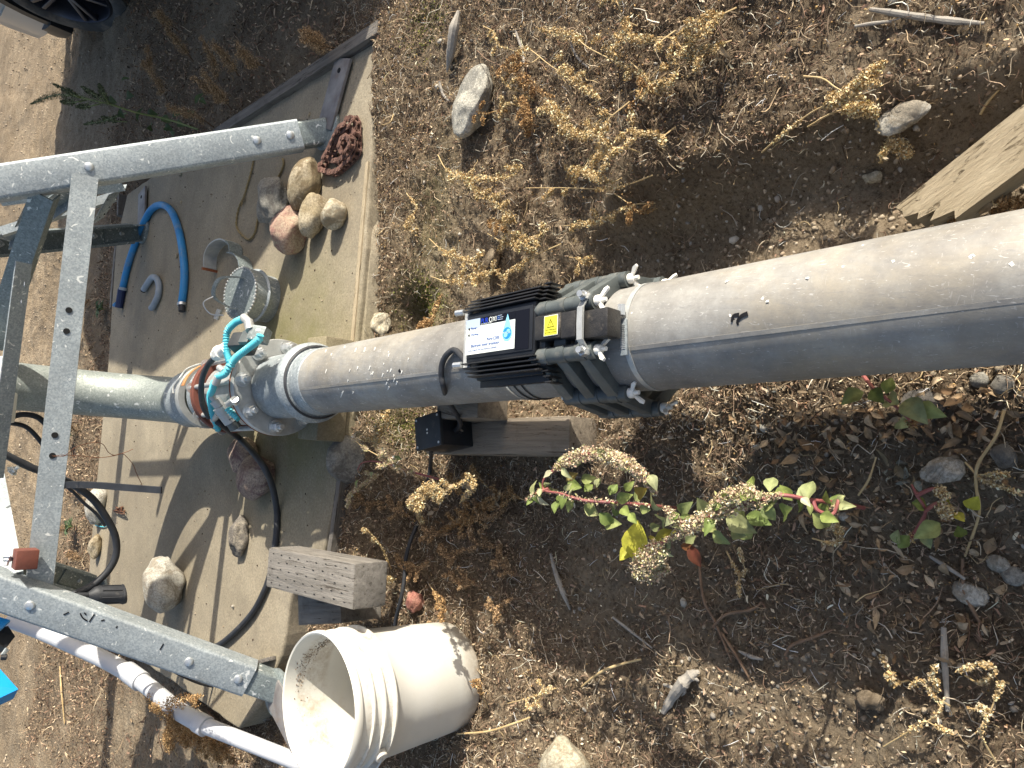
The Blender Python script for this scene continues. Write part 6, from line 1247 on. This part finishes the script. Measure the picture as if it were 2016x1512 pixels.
pigweed([[(1790, 1065, .02), (1812, 1030, .05), (1822, 1005, .06), (1805, 975, .06), (1795, 955, .05)], [(1822, 1005, .06), (1850, 990, .08), (1868, 1015, .09)], [(1805, 975, .06), (1840, 962, .08), (1862, 978, .09)]], 'small pigweed with dark red stem and yellow-green leaves near the right edge', lv, [(1, .75, 1, .010, .011, 700), (2, .75, 1, .008, .009, 400), (0, 0, .2, .006, .006, 200)], pal=GOLD)
lv = [(1700, 772, .06, -22, 8, .04, .016, GRN), (1745, 775, .06, 6, -22, .03, .012, GRN), (1780, 790, .07, 16, 14, .05, .02, GRN), (1770, 795, .07, -14, -6, .04, .016, GRN), (1778, 820, .05, -2, 22, .04, .014, GRN), (1715, 768, .06, 16, 16, .035, .014, GRN), (1812, 795, .06, 14, 10, .04, .016, GRN)]
pigweed([[(1700, 740, .02), (1720, 765, .05), (1745, 785, .06), (1780, 815, .06), (1800, 840, .04)]], 'low dark green pigweed sprouting from under the near pipe end', lv, [(0, .88, 1, .008, .008, 200)], pal=GOLDR)
# green stalk beyond the slab
DG = [(.07, .085, .045), (.10, .12, .055), (.05, .06, .03), (.16, .17, .09)]
lv = [(px, py, h, dx, dy, L, L*.25, [(.06, .10, .03), (.09, .13, .045)]) for (px, py, h, dx, dy, L) in ((235, 215, .30, 10, 22, .10), (250, 190, .25, 26, -6, .12), (215, 195, .35, 20, 12, .10), (290, 225, .15, 20, -14, .10), (320, 230, .12, 18, 14, .10), (300, 245, .1, -20, 12, .1), (340, 225, .08, 22, -8, .1), (350, 240, .06, 14, 14, .09), (272, 240, .2, 2, -24, .09), (325, 250, .1, 20, 6, .1), (370, 230, .05, 14, -14, .09), (385, 205, .06, 8, -18, .08), (395, 195, .06, 14, 12, .07), (240, 160, .2, 10, -14, .06), (345, 260, .05, -10, 10, .09))]
t = pigweed([[(390, 255, .02), (330, 235, .12), (270, 222, .25), (215, 205, .36), (160, 193, .45), (110, 187, .50), (60, 205, .52)]], 'tall dark green pigweed with spiky seed heads standing in the vehicle shade', lv, [(0, .30, .99, .030, .014, 4200)], pal=DG, stm='stem_green', sr=1.6, auto=0)
for (a, b, h1), (c, d, h2) in (((215, 205, .36), (195, 165, .38)), ((175, 195, .42), (105, 165, .45)), ((160, 193, .45), (130, 175, .46)), ((230, 208, .33), (160, 170, .40)), ((235, 212, .30), (195, 178, .33)), ((170, 197, .43), (120, 200, .45)), ((200, 203, .38), (150, 210, .40)), ((250, 222, .26), (165, 245, .28)), ((250, 240, .15), (200, 230, .2))):
    Q = spline([gh(a, b, h1), gh((a+c)/2, (b+d)/2+3, (h1+h2)/2+.02), gh(c, d, h2)], 5); MB().tube(Q, .003, 5).build('side_stem', 'stem_green', t); heads(t, Q, .018, .010, 420, DG, 'seed_spike', fs=(.003, .007), t0=.15)
t = pigweed([[(372, 385, .0), (370, 365, .05), (355, 345, .10)]], 'small green weed growing out of a crack in the slab behind the front right leg', [(358, 345, .11, -12, -4, .05, .014, DG), (362, 355, .1, 14, -8, .05, .014, DG), (365, 360, .1, -8, 10, .05, .015, [(.08, .12, .07)]), (370, 368, .09, 10, 6, .05, .014, [(.08, .12, .07)]), (368, 350, .11, 10, -12, .04, .012, DG)], [(0, .2, .9, .014, .010, 200)], pal=[(.12, .11, .07), (.08, .09, .05)])
for (px, py, lb) in ((208, 610, 'green weed patch at the far slab edge beside the blue hose coupler'), (145, 858, 'pale green leafy weed behind the slab left of the riser'), (147, 1037, 'small bluish green weed behind the pale stone')):
    P = gh(px, py, .01); t = thing('green_weed', tuple(P), lb, 'weed'); MB().tube([P, P+np.array([0, 0, .05])], .002, 5).build('stem', 'stem_green', t)
    for k in range(9): a = k*.7; leaf(t, P+np.array([0, 0, .01+.004*k]), (math.cos(a), math.sin(a), .4), (0, 0, 1), .06, .018, [(.10, .16, .07), (.13, .19, .10)], curl=.4)
# heaps of curled dry leaves
def leafheap(px, py, n, sp, label, pal, L=(.010, .026)):
    P = gh(px, py, .004); t = thing('dry_leaves', tuple(P), label, 'dead leaves')
    for k in range(int(n*1.1)):
        a = random.uniform(0, 6.28); r = sp*random.random()**.6; x = P[0]+r*math.cos(a)*.8; y = P[1]+r*math.sin(a)*1.1; l = random.uniform(*L)
        b = random.uniform(0, 6.28); leaf(t, (x, y, float(height(x, y))+random.uniform(.003, .018)), (math.cos(b), math.sin(b), random.uniform(-.2, .3)), (random.uniform(-.6, .6), random.uniform(-.6, .6), 1), l, l*random.uniform(.14, .34), pal, curl=random.choice((-1, 1))*random.uniform(.8, 2.4))
LP = [(.50, .36, .22), (.40, .27, .155), (.58, .45, .30), (.32, .20, .11)]
leafheap(1600, 880, 46, .085, 'heap of curled tan dead leaves in the shade below the pipe', LP); leafheap(1690, 845, 22, .05, 'smaller heap of dead leaves beside the shaded clump under the pipe', LP)
leafheap(1880, 810, 26, .06, 'dead brown leaves around the flat grey stone', LP); leafheap(1850, 850, 22, .05, 'dead brown leaves on the left of the flat grey stone', LP); leafheap(1930, 1010, 26, .09, 'scattered dead leaves around the small yellow-leaved pigweed', LP, (.007, .018))
leafheap(1700, 1010, 30, .09, 'scattered dead leaves below the long pigweed tip', LP, (.007, .018)); leafheap(1480, 850, 14, .04, 'few dead leaves on the edge of the shaded mound', LP, (.007, .018)); leafheap(1780, 930, 12, .03, 'pale crumpled leaves in the shaded soil', [(.40, .40, .33), (.30, .24, .15)])
leafheap(1180, 960, 10, .06, 'dead leaves under the arched pigweed', LP, (.007, .018)); leafheap(1860, 1230, 24, .12, 'dead leaves scattered among stalks at lower right', LP, (.01, .03)); leafheap(870, 1000, 20, .08, 'dead leaves around the bunched cream seed head', LP, (.007, .018))
leafheap(1760, 1110, 24, .12, 'dead leaves on the shaded litter below the yellow-leaved pigweed', LP, (.01, .028)); leafheap(1650, 1080, 16, .08, 'dead leaves on the shaded litter left of the yellow-leaved pigweed', LP, (.01, .028))
# sticks
def stick(pts, r, label, mat='stick_grey', name='stick', cat='stick', jag=.15):
    P = spline([gh(a, b, h) for a, b, h in pts], 6); rr = np.interp(np.linspace(0, 1, len(P)), np.linspace(0, 1, len(r)), r)*(1+jag*np.array([vnoise(np.array(i*.9), np.array(r[0]*900)) for i in range(len(P))])*2)
    return tag(MB().tube(P, rr, 9).build(name, mat), label, cat)
stick([(903, 22, .02), (893, 60, .024), (888, 100, .022), (880, 142, .012)], [.005, .013, .014, .012, .002], 'short thick pale stick lying left of the granite rock near the top')
stick([(1712, 18, .008), (1790, 30, .010), (1860, 40, .010), (1938, 46, .006)], [.003, .005, .005, .005, .002], 'long ribbed pale stick near the top right corner')
stick([(1683, 52, .008), (1720, 46, .01), (1755, 42, .01)], [.002, .003, .002], 'thin straight stick below the long ribbed one')
dw = thing('driftwood', tuple(gh(1340, 1360, 0)), 'bleached forked piece of wood lying on the litter at lower right of centre', 'wood')
def dwp(pts, r):
    P = spline([gh(a, b, h) for a, b, h in pts], 7); rr = np.interp(np.linspace(0, 1, len(P)), np.linspace(0, 1, len(r)), r)*(1+.35*np.array([vnoise(np.array(i*1.1), np.array(r[0]*700)) for i in range(len(P))])); MB().tube(P, rr, 9).build('limb', 'stick_grey', dw)
dwp([(1306, 1402, .006), (1322, 1375, .016), (1340, 1350, .022), (1360, 1330, .02), (1377, 1322, .014)], [.006, .010, .012, .010, .004]); dwp([(1330, 1362, .02), (1320, 1352, .02), (1307, 1348, .014)], [.006, .004, .003]); dwp([(1345, 1350, .02), (1348, 1362, .02), (1342, 1370, .015)], [.004, .003, .001]); dwp([(1360, 1333, .02), (1372, 1338, .02), (1375, 1342, .018)], [.004, .003, .001])
sl_ = [([(1084, 1090, .01), (1095, 1130, .012), (1108, 1165, .012), (1122, 1200, .008)], [.003, .006, .006, .002], 'grey weathered stick below the green pigweed in the shade', 'stick_grey'), ([(1206, 1215, .01), (1245, 1245, .012), (1284, 1276, .008)], [.0022, .003, .0015], 'thin pale straight stick in the middle of the shaded litter', 'stick_grey'),
       ([(1830, 1095, .012), (1870, 1120, .014), (1900, 1140, .012)], [.002, .003, .002], 'pale stem slanting towards the white flat stone', 'stick_grey'), ([(1858, 1235, .012), (1860, 1300, .016), (1866, 1400, .01)], [.004, .005, .003], 'long grey stalk lying up and down near the right edge', 'stick_grey'),
       ([(1977, 808, .02), (1960, 860, .03), (1925, 915, .03), (1922, 960, .03), (1928, 1010, .02), (1900, 1095, .01)], [.0018, .0022, .0016], 'long thin kinked straw beside the white grey stone', 'stem_straw'), ([(1895, 1100, .01), (1897, 1160, .014), (1915, 1200, .014), (1935, 1235, .01)], [.002, .003, .002], 'brown stem passing left of the white flat stone', 'stem_brown'),
       ([(1455, 1282, .01), (1480, 1293, .012), (1502, 1298, .008)], [.002, .004, .002], 'short white stick in the shaded litter', 'stick_grey'), ([(1690, 975, .02), (1710, 945, .03), (1725, 900, .02)], [.0015, .0018, .0012], 'thin curved straw on the shaded bare soil', 'stem_straw'),
       ([(1375, 1100, .01), (1385, 1180, .014), (1405, 1220, .012), (1440, 1300, .008)], [.0025, .003, .002], 'reddish dry root running down through the litter', 'stem_brown'), ([(1402, 1235, .01), (1430, 1210, .014), (1480, 1200, .012), (1500, 1185, .01)], [.002, .0028, .0018], 'reddish root crossing the shaded litter', 'stem_brown'),
       ([(1545, 1290, .01), (1560, 1270, .014), (1600, 1255, .012), (1640, 1240, .01)], [.002, .003, .0018], 'forked reddish root at lower right', 'stem_brown'), ([(1420, 1245, .01), (1455, 1300, .013), (1480, 1345, .01)], [.002, .003, .0015], 'reddish root leading to the lit crumbly soil', 'stem_brown'),
       ([(1930, 225, .01), (1945, 200, .013), (1968, 175, .01)], [.0018, .0022, .0012], 'small pale curved straw above the plank', 'stem_straw'), ([(1115, 60, .02), (1135, 110, .02), (1160, 135, .01)], [.002, .003, .002], 'grey twig among the golden weeds near the top', 'stick_grey'),
       ([(1015, 60, .01), (1028, 100, .013), (1033, 130, .01)], [.0025, .0035, .002], 'dark grey twig right of the granite rock', 'stick_grey'), ([(865, 160, .01), (872, 185, .013), (885, 200, .01)], [.003, .004, .003], 'short bent pale twig touching the granite rock', 'stick_grey'), ([(118, 1312, .01), (121, 1360, .014), (127, 1425, .01)], [.004, .005, .003], 'pale yellow straw lying on the bare track beyond the conduit', 'stem_straw'),
       ([(900, 1445, .02), (960, 1440, .03), (1010, 1425, .03), (1045, 1412, .02)], [.002, .0025, .002], 'pale forked straw right of the bucket', 'stem_straw'), ([(1145, 1352, .01), (1180, 1325, .03), (1215, 1310, .03), (1262, 1298, .02)], [.002, .003, .002], 'cream dry stem with side shoots below the centre', 'stem_straw')]
for pts, r, lb, mt in sl_: stick(pts, r, lb, mt, 'root' if 'root' in lb else 'straw' if 'straw' in lb else 'stick', 'root' if 'root' in lb else 'straw' if 'straw' in lb else 'stick')
G5 = 'small golden weeds on the lower right soil'
for (pts, lb) in (([(1870, 1390, .02), (1840, 1370, .04), (1815, 1340, .05), (1790, 1355, .04)], 'cream weed sprigs on the lit soil at lower right'), ([(1900, 1330, .02), (1930, 1345, .05), (1960, 1320, .06), (1935, 1300, .05)], 'pale cream weed near the lower right edge'), ([(1740, 1470, .02), (1790, 1440, .04), (1840, 1410, .05), (1860, 1375, .04)], 'cream weed cut from the lit soil near the bottom edge'),
        ([(1960, 1500, .02), (1930, 1440, .05), (1950, 1400, .05), (1905, 1395, .04)], 'pale dry sprig at the bottom right corner'), ([(1790, 1340, .01), (1755, 1345, .03), (1760, 1325, .03)], 'tiny cream cluster above the soil lump'), ([(1900, 910, .02), (1935, 945, .03), (1980, 960, .03), (2010, 975, .02)], 'brown seedy weed at the right edge below the white grey stone'),
        ([(1600, 1060, .02), (1640, 1070, .04), (1660, 1060, .06)], 'small yellow seed tip in the shade'), ([(1430, 1085, .01), (1455, 1130, .03), (1470, 1120, .03)], 'small dull seed cluster in the shaded litter'), ([(1000, 1385, .02), (1050, 1372, .04), (1095, 1355, .04)], 'cream weed right of the bucket base'), ([(1030, 1400, .02), (1060, 1380, .04), (1070, 1350, .04)], 'pale sprig beside the cream weed right of the bucket')):
    S(pts, lb, head=((.3, 1, .0042, .0042, 110),), pal=GOLD+CREAM[:1], group=G5, twigs=2, tuft=.006)
rw = random.Random(11); G6 = 'low brown weeds in the litter left of the pipe'
for (px, py), lb in zip(((740, 990), (790, 1010), (870, 1050), (905, 1085), (960, 1070), (985, 1010), (830, 1110), (920, 1150), (1005, 1120), (880, 1260), (1000, 1190)), ('beside the dark form board', 'where the black cable crosses', 'below the bunched cream head', 'halfway to the grey weathered stick', 'just left of the grey weathered stick', 'nearest the arched pigweed', 'right of the timber block', 'in the middle of the litter above the bucket base', 'at the foot of the grey weathered stick', 'touching the right side of the bucket', 'between the grey stick and the thin pale stick')):
    a = rw.uniform(-.6, .6); S([(px+28*math.cos(a), py+28*math.sin(a), .01), (px, py+rw.uniform(-8, 8), .03), (px-25*math.cos(a), py-25*math.sin(a), .04), (px-45*math.cos(a+.4), py-45*math.sin(a+.4), .03)], 'low brown dry weed '+lb, head=((.15, 1, .008, .007, 420),), pal=BGW, group=G6, twigs=5, tuft=.009, stem='stem_brown')
S([(1035, 985, .02), (1000, 975, .03), (960, 985, .03), (930, 1010, .02)], 'brown leafy dry stalk left of the green pigweed', head=((.1, 1, .009, .009, 700),), pal=GOLDR, twigs=5, leaves=6)
S([(960, 1040, .02), (930, 1020, .03), (900, 1030, .03), (860, 1050, .02)], 'brown dry weed below the bunched cream seed head', head=((.1, 1, .009, .009, 700),), pal=GOLDR, twigs=5, leaves=6)
S([(960, 960, .02), (930, 930, .05), (905, 950, .05), (880, 940, .04)], 'brown dry weed near the timber beam end', head=((.1, 1, .008, .008, 500),), pal=GOLDR, twigs=5, leaves=6)
# red-stemmed tip above the boulder
t = pigweed([[(870, 945, .04), (815, 930, .07), (770, 915, .11), (735, 908, .13), (712, 912, .13), (704, 925, .12)]], 'thin pink stem with pale leaves hanging beside the grey boulder', [(790, 905, .13, -18, -8, .03, .008, PAL), (735, 930, .12, -14, 14, .03, .008, PAL), (745, 905, .13, 12, -10, .02, .007, PAL), (705, 945, .1, -8, 16, .025, .008, PAL)], [])
